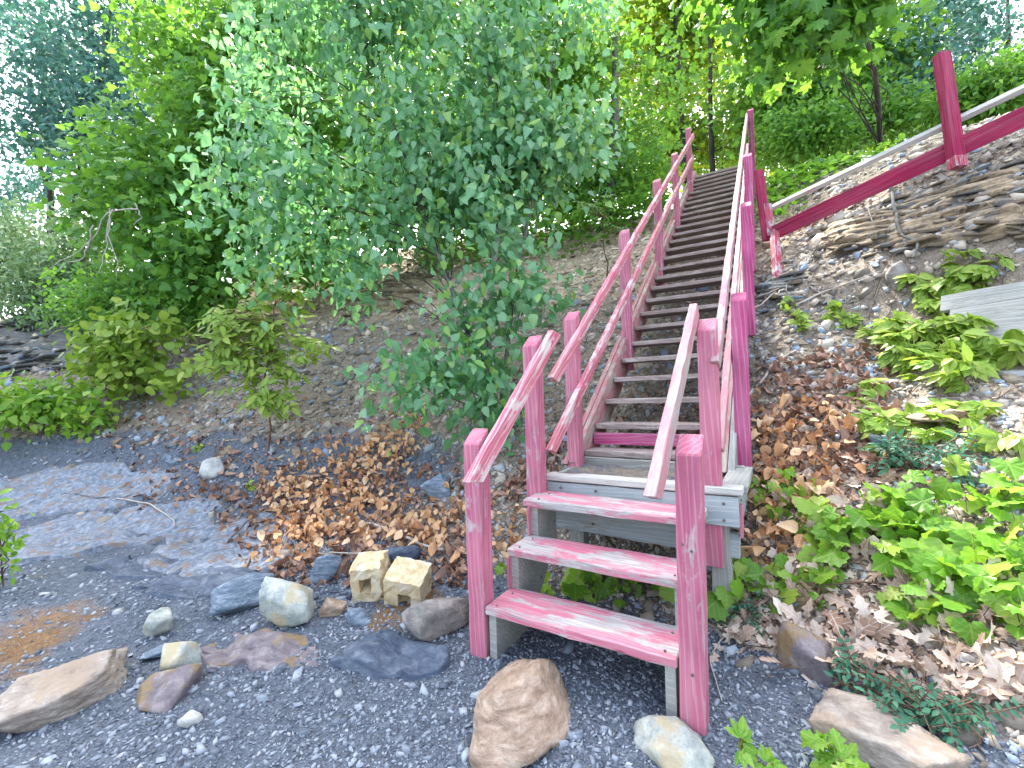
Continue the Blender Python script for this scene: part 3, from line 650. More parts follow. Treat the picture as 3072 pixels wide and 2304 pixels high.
plant('willow_bush', 'soft pale green bush mass at the far left below the sky', 'bush', b,
      [ell(40, 570, 130, 80, 9.5, 1.1), ell(180, 600, 130, 70, 9, .9), ell(-40, 500, 110, 60, 10, 1), ell(210, 520, 70, 60, 9.2, .6), ell(120, 660, 120, 50, 8.6, .6)],
      520, 28, .24, .11, 'leaflet', L_PALE, BARK, .05, [[at(60, 560, 9.6)], [at(180, 590, 9.1)]], singles=200, droop=.4, up=.6)
b = gb(250, 700, 8.2)
plant('bushy_sapling', 'mid green bush between the pale bush and the maple, above the round leaved shrub', 'bush', b,
      [ell(300, 640, 110, 55, 7.6, .6), ell(200, 660, 90, 45, 7.8, .5), ell(390, 660, 60, 40, 7.2, .4)],
      190, 24, .17, .085, 'ovate', L_MAPLE, BARKD, .03, [[at(280, 640, 7.7)], [at(210, 660, 7.9)]], singles=200, droop=.3, up=.7)
b = gb(310, 858, 6.5)
plant('round_leaf_shrub', 'lime green shrub of round leaves around a bent grey stem on the left slope', 'shrub', b,
      [ell(250, 750, 80, 70, 6.3, .4), ell(330, 715, 60, 40, 6.3, .3), ell(210, 830, 80, 35, 6.1, .3), ell(350, 825, 45, 20, 6.1, .2), ell(300, 790, 70, 40, 6.2, .3)],
      95, 11, .12, .115, 'round', L_LIME, BARKP, .028, [[at(303, 800, 6.4), at(318, 740, 6.35), at(290, 700, 6.3)]], singles=300, nl=40, droop=.35, up=.8)
b = gb(90, 920, 6)
plant('low_shrub', 'low mid green shrub at the left edge at the foot of the slope', 'shrub', b,
      [ell(90, 875, 110, 40, 5.8, .35), ell(10, 890, 60, 35, 5.7, .3), ell(185, 900, 40, 28, 5.8, .2), ell(-60, 860, 60, 40, 5.8, .3)],
      90, 16, .12, .10, 'ovate', L_VINE, TWIG, .02, [[at(100, 880, 5.9)], [at(20, 890, 5.8)]], singles=250, nl=40, droop=.35, up=.8)
b = gb(8, 1240, 3.1)
plant('edge_sprout', 'blurred green sprout cut by the left edge above the gravel', 'sprout', b,
      [ell(0, 1180, 30, 60, 3.0, .1), ell(-30, 1140, 30, 50, 3.0, .1)], 22, 8, .05, .06, 'leaflet', L_VINE, TWIG, .008, [[at(0, 1160, 3.05)]], singles=150, nl=10, droop=.3, up=.8)
# compound-leaf shrub
def compound(name, label, base, ells, n, L, leafsz, leaf, singles, cat='shrub', r0=.014, pairs=3, palm=False, shape='leaflet', droop=.35, stems=True, group=None):
    r_ = tag(empty(name, base), label, cat, group); C, Dn = clusters(ells, n, .35)
    P, Td, Nd, S = [], [], [], []; tb = Tubes()
    for c, d in zip(C, Dn):
        axis = nrm(d*np.array([1, 1, .4])*.8+rng.normal(0, .35, 3)+np.array([0, 0, -droop*.4])); nn = nrm(np.array([0, 0, 1.])+rng.normal(0, .3, 3)-CF*.75)
        sidev = nrm(np.cross(axis, nn)); st = c-axis*L*.5
        if palm:
            for a in np.linspace(-1.15, 1.15, 5):
                t = axis*math.cos(a)+sidev*math.sin(a); P.append(c); Td.append(t+np.array([0, 0, -.25])); Nd.append(nn); S.append(leafsz*(1.1-.28*abs(a))*(.8+.4*rng.random()))
        else:
            for k in range(pairs):
                p = st+axis*L*(k+.6)/(pairs+.4)
                for sg in (-1, 1): P.append(p); Td.append(axis*.55+sidev*sg+np.array([0, 0, -.15])+rng.normal(0, .12, 3)); Nd.append(nn+rng.normal(0, .2, 3)); S.append(leafsz*(.8+.3*rng.random()))
            P.append(c+axis*L*.5); Td.append(axis); Nd.append(nn); S.append(leafsz*1.1)
            tb.add([st-axis*L*.3, c, c+axis*L*.5], .0022, .0012, 4)
    add_leaves(r_, shape, leaf, np.array(P), np.array(Td), np.array(Nd), np.array(S), singles)
    if tb.V: obj('leaf_stalks', tb.mesh('leaf_stalks', TWIG, r_.location), r_)
    if stems:
        tb = Tubes()
        top = np.asarray(ells[0][0])
        tq = wander(base, top, 12, .05); tb.add(tq, r0, r0*.35, 7)
        for c in C[:60]:
            lowp = tq[tq[:, 2] <= max(c[2], tq[0, 2])]; i = np.argmin(np.linalg.norm(lowp-c, axis=1)); tb.add(wander(lowp[i], c, 6, .05, .04), r0*.35, .0015, 5)
        obj('stem', tb.mesh('stem', TWIG, r_.location), r_)
    return r_
compound('compound_leaf_shrub', 'yellow green shrub with paired pointed leaflets standing alone on the slope left of the birch', gb(575, 880, 5.1),
         [ell(600, 630, 45, 35, 5.0, .2), ell(560, 700, 110, 50, 5.0, .35), ell(500, 720, 60, 45, 4.9, .3), ell(600, 770, 70, 50, 5.0, .3), ell(660, 745, 40, 22, 4.95, .2), ell(450, 780, 40, 22, 4.9, .2), ell(540, 820, 65, 45, 4.9, .25), ell(575, 860, 50, 26, 4.9, .18), ell(500, 780, 50, 35, 4.9, .2), ell(600, 580, 60, 25, 5.1, .2)],
         190, .22, .115, L_LIME, 300)
# dead bare branches
dt_ = tag(empty('dead_branches', gb(190, 660, 6.4)), 'bleached bare branches drooping in front of the pale bush at the left', 'branch')
for pts in ([(300, 455), (232, 462), (205, 520), (150, 560), (100, 600)], [(235, 450), (225, 500), (205, 560), (190, 590)], [(245, 455), (240, 500), (262, 560), (262, 610)], [(205, 480), (185, 530), (160, 550)], [(290, 440), (300, 470), (285, 500)]):
    p = [at(u, v, 6.2+.06*i) for i, (u, v) in enumerate(pts)]; tt = np.linspace(0, len(p)-1, 14); q = np.stack([np.interp(tt, range(len(p)), np.array(p)[:, k]) for k in range(3)], -1)
    tb = Tubes(); tb.add(q+np.cumsum(rng.normal(0, .014, q.shape), 0), .010, .004, 6)
    obj('branch', tb.mesh('branch', TWIGP, dt_.location), dt_)
# ------------------------------------------------------------------ trees behind the crest
def crest_tree(label, u, v, D, top, r0, ells, ncl, leaf, shape='small', size=.15, per=26, clr=.34, barkm=BARKD, name='forest_tree', singles=120, **kw):
    base = gb(u, v, D, .15)
    kw = {**dict(droop=.3, up=.8, gap=.28), **kw}
    return plant(name, label, 'tree', base, ells, ncl, per, clr, size, shape, leaf, barkm, r0, [[at(u+(top-u)*.5, v*.5, D), at(top, -60, D+.3)]], 'woodland trees behind the crest', singles, 70, **kw)
crest_tree('grey trunked tree just left of the top of the stairs', 1308, 400, 9.6, 1322, .145, [ell(1330, 60, 230, 130, 10, 1.3), ell(1230, 200, 130, 130, 9.8, .9), ell(1400, 200, 130, 110, 10.5, 1), ell(1250, 370, 120, 40, 9.4, .7), ell(1320, -120, 300, 120, 10, 1.5)], 330, L_MAPLE, 'maple', .13, barkm=BARK)
crest_tree('slim dark trunk seen directly over the top tread', 1540, 360, 12.5, 1530, .10, [ell(1560, 120, 200, 120, 14.5, 1.4), ell(1500, 260, 150, 80, 14.5, 1.2), ell(1640, 270, 80, 70, 13, 1), ell(1560, -40, 260, 100, 13, 1.5)], 420, L_YELLOW, 'maple', .15)
crest_tree('second slim dark trunk, left of the one over the top tread', 1478, 340, 13.5, 1450, .10, [ell(1450, 170, 180, 150, 15.5, 1.4), ell(1410, 310, 110, 60, 14.5, 1), ell(1440, -40, 240, 110, 14, 1.5)], 360, L_YELLOW, 'maple', .15)
crest_tree('pale trunked tree showing behind the middle of the birch', 1092, 460, 9.0, 1104, .13, [ell(1080, 120, 230, 140, 9.5, 1.1), ell(980, 330, 180, 120, 9.5, 1), ell(1080, -60, 300, 90, 9.5, 1.2)], 330, L_MAPLE, 'maple', .13, barkm=BARKP)
crest_tree('bright leaning tree right of the upper stair posts', 1690, 330, 11.5, 1730, .09, [ell(1720, 200, 150, 90, 11.5, 1.3), ell(1660, 290, 70, 50, 11, .8), ell(1830, 140, 140, 110, 12, 1.3), ell(1800, 250, 120, 45, 11.5, 1)], 360, L_MAPLE, 'maple', .14)
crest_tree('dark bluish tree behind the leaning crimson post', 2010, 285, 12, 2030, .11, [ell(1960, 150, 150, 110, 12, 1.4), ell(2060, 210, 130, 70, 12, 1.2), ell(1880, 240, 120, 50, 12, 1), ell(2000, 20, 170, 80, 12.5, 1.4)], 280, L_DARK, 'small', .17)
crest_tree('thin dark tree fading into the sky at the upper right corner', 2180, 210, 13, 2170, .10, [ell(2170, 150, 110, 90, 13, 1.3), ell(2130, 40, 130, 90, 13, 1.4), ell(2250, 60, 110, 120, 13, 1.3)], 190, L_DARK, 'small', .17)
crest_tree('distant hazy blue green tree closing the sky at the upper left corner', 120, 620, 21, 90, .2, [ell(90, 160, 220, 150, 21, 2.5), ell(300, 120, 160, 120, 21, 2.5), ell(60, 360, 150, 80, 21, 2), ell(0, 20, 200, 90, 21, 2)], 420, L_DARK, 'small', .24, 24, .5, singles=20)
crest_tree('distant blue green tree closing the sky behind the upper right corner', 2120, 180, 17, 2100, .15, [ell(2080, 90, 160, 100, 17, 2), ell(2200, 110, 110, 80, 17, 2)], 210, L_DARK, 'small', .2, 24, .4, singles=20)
crest_tree('tree filling the gap between the birch and the dark tree at the top left', 560, 300, 14, 600, .14, [ell(600, 130, 180, 130, 14, 1.6), ell(760, 150, 170, 160, 14, 1.6), ell(640, 0, 260, 100, 14, 1.6), ell(850, 300, 150, 100, 13.5, 1.3)], 300, L_MAPLE, 'small', .17)
for lab, ub, vb, D, el in (('dark understory bush on the bank crest behind the birch', 960, 470, 9.6, [ell(960, 400, 190, 75, 9.6, .8), ell(800, 420, 140, 80, 9.4, .8), ell(880, 330, 150, 80, 10, .8)]),
                           ('dark understory bush at the crest left of the stair top', 1230, 440, 9.8, [ell(1220, 380, 130, 55, 9.8, .8), ell(1370, 370, 110, 50, 10, .8), ell(1300, 300, 120, 60, 10.5, .8), ell(1330, 418, 110, 26, 9.7, .6), ell(1200, 430, 110, 26, 9.7, .6)]),
                           ('leafy bush at the right end of the crest above the bleached rail', 2150, 240, 9, [ell(2140, 205, 80, 28, 9, .6), ell(2240, 165, 60, 35, 9, .6), ell(2080, 232, 60, 22, 9.2, .5)]),
                           ('leafy bush closing the gap behind the top step', 1560, 370, 15, [ell(1540, 320, 130, 55, 15, .8), ell(1640, 310, 70, 50, 12.5, .6), ell(1450, 330, 90, 60, 15, .8)]),
                           ('leafy bush on the crest between the stairs and the leaning crimson post', 1850, 300, 10.5, [ell(1760, 290, 90, 30, 10, .6), ell(1900, 262, 90, 28, 10.5, .6)])):
    plant('understory_bush', lab, 'bush', gb(ub, vb, D), el, 300, 24, .26, .13, 'small', L_MAPLE, BARKD, .04, [[at(ub, vb-70, D)]], 'bushes along the crest', singles=60, nl=30, droop=.3, up=.8)
# overhanging maple bough, upper right
mb = gb(1905, 320, 7.8)
plant('overhanging_maple', 'near maple with large bright lobed leaves hanging into the top edge over the stairs', 'tree', mb,
      [ell(1720, 50, 150, 70, 5.6, .6), ell(1620, 110, 60, 40, 5.5, .3), ell(1840, 30, 100, 60, 5.8, .5), ell(1700, -60, 220, 60, 5.7, .6)], 130, 14, .17, .15, 'maple', L_MAPLE, BARKD, .05,
      [[at(1890, 150, 7.0), at(1850, 10, 6.2), at(1780, -60, 5.8)]], singles=300, nl=12, droop=.55, up=.6)
# far woods: a leafy mass deeper in the plateau
Cw, P, Td, Nd, S = foliage([ell(1450, 330, 260, 70, 17, 2), ell(1200, 330, 200, 90, 17, 2), ell(1750, 300, 240, 50, 17, 2), ell(900, 330, 300, 110, 17, 2), ell(1350, 120, 400, 160, 20, 2), ell(1960, 255, 90, 30, 17, 2)], 900, 24, .5, .26, .3, .7, .4, 1, .3)
tag(obj('woods', leaves_joined('woods', 'small', L_YELLOW, P, Td, Nd, S)), 'deeper leafy woodland closing the view behind the crest', 'woodland', None, 'stuff')
# ground cover on the crest
uu = rng.uniform(1640, 2080, 2600); 
gp = []
for u in uu:
    v0 = np.interp(u, [1640, 1800, 2080], [352, 318, 262]); p = at(u, v0, rng.uniform(6.6, 8.9)); gp.append((p[0]+rng.normal(0, .15), p[1]+rng.normal(0, .3), 0))
for u in rng.uniform(900, 1440, 5200):
    p = at(u, np.interp(u, [900, 1180, 1440], [510, 450, 418]), rng.uniform(8.4, 11.5)); gp.append((p[0], p[1], 1))
gp = np.array(gp); tall = gp[:, 2]*rng.random(len(gp))*.85; gp[:, 2] = height(gp[:, 0], gp[:, 1])+rng.uniform(.03, .22, len(gp))+tall
n = len(gp); tag(obj('ground_cover', leaves_joined('ground_cover', 'round', L_MAPLE, gp, rng.normal(0, 1, (n, 3))*np.array([1, 1, .3]), np.array([0, 0, 1.])+rng.normal(0, .35, (n, 3)), rng.uniform(.07, .13, n))), 'low green plants carpeting the crest right of the stairs', 'ground cover', None, 'stuff')
# ------------------------------------------------------------------ stones
def ico(sub):
    import bmesh
    b = bmesh.new(); bmesh.ops.create_icosphere(b, subdivisions=sub, radius=1); b.verts.ensure_lookup_table()
    V = np.array([v.co[:] for v in b.verts]); Fc = np.array([[v.index for v in f.verts] for f in b.faces]); b.free(); return V, Fc
ICO = {k: ico(k) for k in (2, 3, 4, 5)}
def n3(P, sc, seed): return (vnoise(P[:, 0]*sc+P[:, 2]*sc*.7, P[:, 1]*sc-P[:, 2]*sc*.9, seed)+vnoise(P[:, 1]*sc+5, P[:, 2]*sc+P[:, 0]*sc*.6, seed+7)-1)
def rock_geo(dims, planes=14, sharp=.78, rough=.035, seed=0, sub=4, layers=0):
    r_ = np.random.default_rng(seed+11); D, Fc = ICO[5 if sub > 4 else (4 if sub > 3 else 3)]
    planes += 8; N = nrm(r_.normal(0, 1, (planes, 3))); hN = .50+r_.random(planes)*.38
    dn = D@N.T; q_ = np.where(dn > .05, hN/np.maximum(dn, .05), 9); q_.sort(1); r = q_[:, 0]
    soft = .22 if rough == .04 or rough == .05 else .06
    r = r-soft*.10*np.exp(-(q_[:, 1]-q_[:, 0])/(.05+soft*.2)); r = np.minimum(r, 1.25); r = r/np.percentile(r, 80)
    V = D*r[:, None]
    stv = r_.normal(0, .3, 3)+np.array([.2, .1, 1]); qs = V@nrm(stv)*9+n3(V, 2, seed)*2.5
    V = V*(1+rough*(1.2*n3(V, 2.2, seed)+.7*n3(V, 6, seed+3)+.5*n3(V, 15, seed+5)+.35*n3(V, 33, seed+6))+.022*(qs-np.floor(qs)-.5))[:, None]
    if layers:
        q = V[:, 2]*layers+n3(V, 2, seed)*1.0; V[:, :2] *= (1+.05*(q-np.floor(q)))[:, None]
    return V*np.asarray(dims)/2, Fc
def rock(name, label, cat, u, v, w, hgt, dep, mat, seed, yaw=0, sink=.3, tilt=(0, 0), smooth=False, group=None, z=None, at_pt=None, **kw):
    p = ground(u, v) if at_pt is None else np.asarray(at_pt, float)
    V, Fc = rock_geo((w, dep, hgt), seed=seed, **kw)
    o = obj(name, mesh(name, V, Fc, mat, smooth)); n = gnormal(p[0], p[1])
    q = Vector(n*np.array([1, 1, 1])).to_track_quat('Z', 'Y').to_matrix()
    R3 = Matrix.Rotation(yaw, 3, 'Z') @ Matrix.Rotation(tilt[0], 3, 'X') @ Matrix.Rotation(tilt[1], 3, 'Y')
    o.rotation_euler = R3.to_euler(); o.location = (p[0], p[1], p[2]+hgt*(.5-sink))
    return tag(o, label, cat, group)
Y0 = YAW
def rk(label, u0, u1, vb, hpx, mat, seed, name='stone', cat='stone', sink=.25, dr=.8, **kw):
    """stone whose silhouette spans u0..u1, foot near vb, hpx high"""
    uc = (u0+u1)/2; p = ground(uc, vb); z = float((p-CAM)@CF); w = (u1-u0)*z/PX*1.06; hh = hpx*z/PX*1.1
    q = p+np.array([-math.sin(YAW), math.cos(YAW), 0])*w*dr*.45; q[2] = height(q[0], q[1])
    kw.setdefault('yaw', YAW+math.atan((uc-1106)/PX)*-0.6)
    return rock(name, label, cat, 0, 0, w, hh/(1-sink), w*dr, mat, seed, at_pt=q, sink=sink, **kw)
rk('large flat topped tan boulder lying in the gravel in front of the lowest tread', 1036, 1244, 1628, 118, S_BROWN, 3, 'boulder', 'boulder', .45, 1.05, sub=5, planes=11, rough=.05, sharp=.82, smooth=True)
rk('smooth grey brown boulder wedged beside the left front post', 897, 1026, 1380, 72, S_GREYB, 5, 'boulder', 'boulder', .2, .75, smooth=True, planes=10, rough=.04, sub=5)
rk('large brown boulder cut by the left edge of the picture', -80, 152, 1590, 78, S_TANG, 9, 'boulder', 'boulder', .3, .8, sub=5, planes=9, rough=.06, sharp=.8)
rk('large pale flat stone at the lower right corner', 1838, 2095, 1700, 70, S_TANG, 12, 'boulder', 'boulder', .4, .7, planes=8, sub=5, rough=.05)
rk('pale bluish slab stone cut by the bottom edge right of the tan boulder', 1395, 1560, 1690, 40, S_PALE, 13, 'boulder', 'boulder', .5, .7, planes=8, rough=.05)
rk('dark purplish stone under the oak leaves right of the steps', 1708, 1842, 1472, 75, S_PURP, 14, cat='stone', sink=.3, dr=.8, smooth=True, planes=9)
rk('angular blue grey slate block left of the stained pale rock', 436, 572, 1330, 62, S_BLUE, 17, sink=.1, dr=.7, planes=9, sharp=.7, rough=.03)
rk('pale rock with yellow stains leaning right of the slate block', 534, 662, 1372, 92, S_PALE, 19, sink=.15, dr=.75, planes=8, sharp=.68, rough=.04, tilt=(.2, .3))
rk('squat pale stone with brown stains in the gravel above the flat purple stone', 322, 398, 1468, 62, S_PALE, 23, sink=.2, planes=9, sharp=.75)
rk('flat purple brown stone half sunk in gravel below the squat pale stone', 240, 372, 1538, 40, S_PURP, 25, sink=.45, dr=.9, planes=9)
rk('small white pebble below the flat purple stone', 376, 420, 1578, 26, S_WHITE, 27, sink=.3, smooth=True, sub=3)
rk('flat grey stone left of the rusty soil patch', 294, 358, 1382, 46, S_PALE, 29, sink=.2, planes=7, sharp=.7)
rk('thin grey chip stone lying just above the squat pale stone', 298, 362, 1432, 22, S_BLUE, 31, sink=.2, planes=7, sharp=.7)
rk('white angular stone alone on the slope above the bedrock', 428, 470, 1040, 36, S_WHITE, 33, sink=.15, planes=7, sharp=.68)
rk('grey shard propped behind the cinder block', 668, 725, 1262, 52, S_BLUE, 35, sink=.15, planes=7, sharp=.66)
rk('flat blue slate lying on the dead leaves beyond the cinder block', 835, 915, 1222, 32, S_DARK, 37, sink=.2, planes=7, sharp=.66)
rk('tan stone among leaves between the pale rock and the cinder block', 688, 742, 1338, 32, S_BROWN, 39, sink=.25, planes=8)
rk('small blue grey slab in front of the cinder block leaves', 735, 790, 1356, 28, S_BLUE, 41, sink=.25, planes=7, sharp=.66)
rk('bluish slate shard leaning on the slope left of the front post', 915, 975, 1085, 46, S_BLUE, 43, sink=.2, planes=7, sharp=.62)
rk('grey flat stone sunk beside the tan boulder', 1030, 1082, 1594, 28, S_BLUE, 45, sink=.4, planes=8)
rk('rounded tan stone on the slope above the right hand creeper', 1935, 1978, 636, 44, S_GREYB, 47, sink=.25, smooth=True, sub=3)
rk('brown flat stone poking out below the right hand creeper', 2035, 2130, 925, 22, S_BROWN, 49, sink=.3, planes=8)
rk('blue stone under the vine strand on the right slope', 1900, 1945, 985, 32, S_BLUE, 51, sink=.25, planes=8)
# bedrock surfacing through the gravel
def slab(label, pts, mat, seed, thick=.05, name='bedrock_slab', lift=.012, cat='bedrock'):
    thick *= .35
    P = np.array([ground(u, v) for u, v in pts]); c = P.mean(0); n = len(P); k = 9; r_ = np.random.default_rng(seed)
    d = P-c; th = np.arctan2(d[:, 1], d[:, 0]); o_ = np.argsort(th); P = P[o_]
    dense = []
    for i in range(n):
        a, b_ = P[i], P[(i+1) % n]
        for t in np.linspace(0, 1, 9)[:-1]: dense.append(a+(b_-a)*t)
    dense = np.array(dense); m = len(dense)
    dense[:, :2] += np.stack([fbm(dense[:, 0]*5, dense[:, 1]*5, 3, seed), fbm(dense[:, 0]*5+9, dense[:, 1]*5, 3, seed)], -1)*.22
    V = []; rings = [1.0, .97, .92, .85, .78, .7, .6, .5, .4, .3, .2, .1]
    for q in rings:
        xy = c[:2]+(dense[:, :2]-c[:2])*q
        z = height(xy[:, 0], xy[:, 1], False)+(lift+thick*(1-.0)*(0 if q == 1 else 1))*1.0-(.05 if q == 1 else 0)
        lay = fbm(xy[:, 0]*6+xy[:, 1]*2, xy[:, 1]*9, 5, seed+2); z = z+(0 if q == 1 else 1)*(lay*.05+.010*np.floor(lay*14)/2+fbm(xy[:, 0]*30, xy[:, 1]*40, 3, seed)*.012)
        V.append(np.c_[xy, z])
    V = np.concatenate(V+[np.array([[c[0], c[1], height(c[0], c[1], False)+lift+thick]])]); Fc = []
    for k in range(len(rings)-1):
        for i in range(m): Fc.append((k*m+i, k*m+(i+1) % m, (k+1)*m+(i+1) % m, (k+1)*m+i))
    L_ = (len(rings)-1)*m
    for i in range(m): Fc.append((L_+i, L_+(i+1) % m, len(V)-1))
    o = obj(name, mesh(name, V-c, Fc, mat, True)); o.location = c.tolist(); return tag(o, label, cat)
slab('dark blue round bedrock slab flush with the gravel near the grey brown boulder', [(722, 1440), (745, 1400), (830, 1375), (940, 1385), (985, 1420), (960, 1460), (860, 1485), (770, 1475)], S_DARK, 61, .09)
slab('purple grey bedrock slab between the rocks and the dark slab', [(420, 1420), (520, 1370), (640, 1372), (700, 1400), (690, 1440), (560, 1462), (450, 1455)], S_PURP, 62, .025)
slab('long pale blue bedrock ledge below the dead leaf pile', [(300, 1220), (380, 1160), (560, 1115), (640, 1130), (660, 1190), (570, 1240), (400, 1262)], S_BED, 63, .05)
slab('broad blue bedrock ledge at the far left with rusty streaks', [(-160, 1095), (40, 1030), (230, 1000), (380, 1020), (360, 1075), (140, 1112), (-140, 1140)], S_BED, 64, .06)
slab('grey bedrock ledge in the middle of the left beach', [(-40, 1180), (140, 1122), (330, 1090), (480, 1085), (470, 1135), (300, 1180), (20, 1225)], S_BED, 65, .05)
slab('dark slate ledge just above the slate block', [(300, 1265), (420, 1235), (560, 1245), (600, 1275), (520, 1290), (400, 1300), (330, 1290)], S_DARK, 66, .05)
slab('dark low slab behind the thin gravel left of the slate block', [(180, 1230), (270, 1200), (390, 1210), (400, 1235), (280, 1255)], S_DARK, 67, .03)
# cinder block (broken hollow concrete block lying on its side, cores towards the camera)
cbp = ground(846, 1302); cb = empty('cinder_block', cbp+np.array([0, 0, -.015]))
tag(cb, 'broken yellowed cinder block with two hollow cores and a rust stain, among dead leaves', 'cinder block'); cb.rotation_euler = (math.radians(13), math.radians(4), YAW-.10); cb.scale = (1.02, 1.0, 1.12)
def hollow(name, x0, x1, y0, y1, z0, z1, cores, mat, M=None, jag=0, seed=0):
    """block half: a plate in x-z pierced by cores, extruded along y"""
    import bmesh
    xs = sorted(set([x0, x1]+[c for k in cores for c in k[:2]])); zs = sorted(set([z0, z1]+[c for k in cores for c in k[2:]]))
    xs = sorted(set(np.round(np.concatenate([np.linspace(a, b_, 4) for a, b_ in zip(xs, xs[1:])]), 5))); zs = sorted(set(np.round(np.concatenate([np.linspace(a, b_, 4) for a, b_ in zip(zs, zs[1:])]), 5)))
    bm = bmesh.new(); ys = np.linspace(y0, y1, 6); vs = {}
    solid = lambda i, k: not any(c[0]-1e-6 <= (xs[i]+xs[i+1])/2 <= c[1]+1e-6 and c[2] <= (zs[k]+zs[k+1])/2 <= c[3] for c in cores)
    r_ = np.random.default_rng(seed)
    def V_(i, j, k):
        if (i, j, k) not in vs:
            e = r_.normal(0, .0022, 3)
            if jag and i == len(xs)-1: e[0] += r_.normal(0, jag)
            if jag and i == len(xs)-2: e[0] += r_.normal(0, jag*.4)
            vs[(i, j, k)] = bm.verts.new((xs[i]+e[0], ys[j]+e[1], zs[k]+e[2]))
        return vs[(i, j, k)]
    nx, nz, ny = len(xs)-1, len(zs)-1, len(ys)-1
    S_ = lambda i, k: 0 <= i < nx and 0 <= k < nz and solid(i, k)
    for i in range(nx):
        for k in range(nz):
            if not solid(i, k): continue
            bm.faces.new((V_(i, 0, k), V_(i+1, 0, k), V_(i+1, 0, k+1), V_(i, 0, k+1))); bm.faces.new((V_(i, ny, k), V_(i, ny, k+1), V_(i+1, ny, k+1), V_(i+1, ny, k)))
            for j in range(ny):
                if not S_(i-1, k): bm.faces.new((V_(i, j, k), V_(i, j, k+1), V_(i, j+1, k+1), V_(i, j+1, k)))
                if not S_(i+1, k): bm.faces.new((V_(i+1, j, k), V_(i+1, j+1, k), V_(i+1, j+1, k+1), V_(i+1, j, k+1)))
                if not S_(i, k-1): bm.faces.new((V_(i, j, k), V_(i, j+1, k), V_(i+1, j+1, k), V_(i+1, j, k)))
                if not S_(i, k+1): bm.faces.new((V_(i, j, k+1), V_(i+1, j, k+1), V_(i+1, j+1, k+1), V_(i, j+1, k+1)))
    me_ = bpy.data.meshes.new(name); bm.to_mesh(me_); bm.free(); me_.materials.append(mat)
    return obj(name, me_, cb, M)
Mh = np.array((Matrix.Translation((-.025, .015, .012)) @ Matrix.Rotation(math.radians(-5), 4, 'Y') @ Matrix.Rotation(math.radians(7), 4, 'Z')))
hollow('broken_half', -.205, -.035, 0, .19, 0, .19, [(-.155, -.085, .055, .135)], S_BLOCK, Mh, .010, 1)
Mh = np.array((Matrix.Translation((-.006, -.03, 0)) @ Matrix.Rotation(math.radians(7), 4, 'X') @ Matrix.Rotation(math.radians(5), 4, 'Y') @ Matrix.Rotation(math.radians(-4), 4, 'Z')))
hollow('main_half', -.03, .185, 0, .19, -.02, .185, [(.055, .13, .03, .105)], S_BLOCK, Mh, .002, 2)
# ------------------------------------------------------------------ loose slates (countable, alike)
SL = []
for k in range(6):
    r_ = np.random.default_rng(200+k); m = 7; th = np.sort(r_.random(m)*2*np.pi*.35+np.arange(m)*2*np.pi/m); rr_ = .55+.45*r_.random(m)
    x = np.cos(th)*rr_; y = np.sin(th)*rr_*.6; t = .07+.05*r_.random()
    V = [(a, b_, -t) for a, b_ in zip(x, y)]+[(a*.93, b_*.93, t+.05*r_.normal()) for a, b_ in zip(x, y)]
    Fc = [tuple(range(m-1, -1, -1)), tuple(range(m, 2*m))]+[(i, (i+1) % m, (i+1) % m+m, i+m) for i in range(m)]
    SL.append((np.array(V), Fc))
SLM = {m.name: [mesh('slate_shard', V, Fc, m) for V, Fc in SL] for m in (S_BLUE, S_SHALED, S_SHALE, S_DARK, S_PALE)}
def slate(p, s, mat, label, group, flat=.35, name='slate_shard'):
    o = bpy.data.objects.new(name, SLM[mat.name][rng.integers(0, 6)]); link(o)
    n = gnormal(p[0], p[1])+rng.normal(0, flat, 3)*.5; q = Vector(n).to_track_quat('Z', 'Y'); 
    o.rotation_mode = 'QUATERNION'; o.rotation_quaternion = q @ Matrix.Rotation(rng.random()*6.28, 3, 'Z').to_quaternion(); o.scale = (s/2, s/2, s/2); o.location = (p[0], p[1], p[2]+s*.03)
    return tag(o, label, 'stone', group)
def quad_uv(q, n):
    q = np.array(q, float); a = rng.random((n, 2)); return q[0]+(q[1]-q[0])*a[:, :1]+(q[3]-q[0])*a[:, 1:]+(q[2]-q[1]-q[3]+q[0])*a[:, :1]*a[:, 1:]
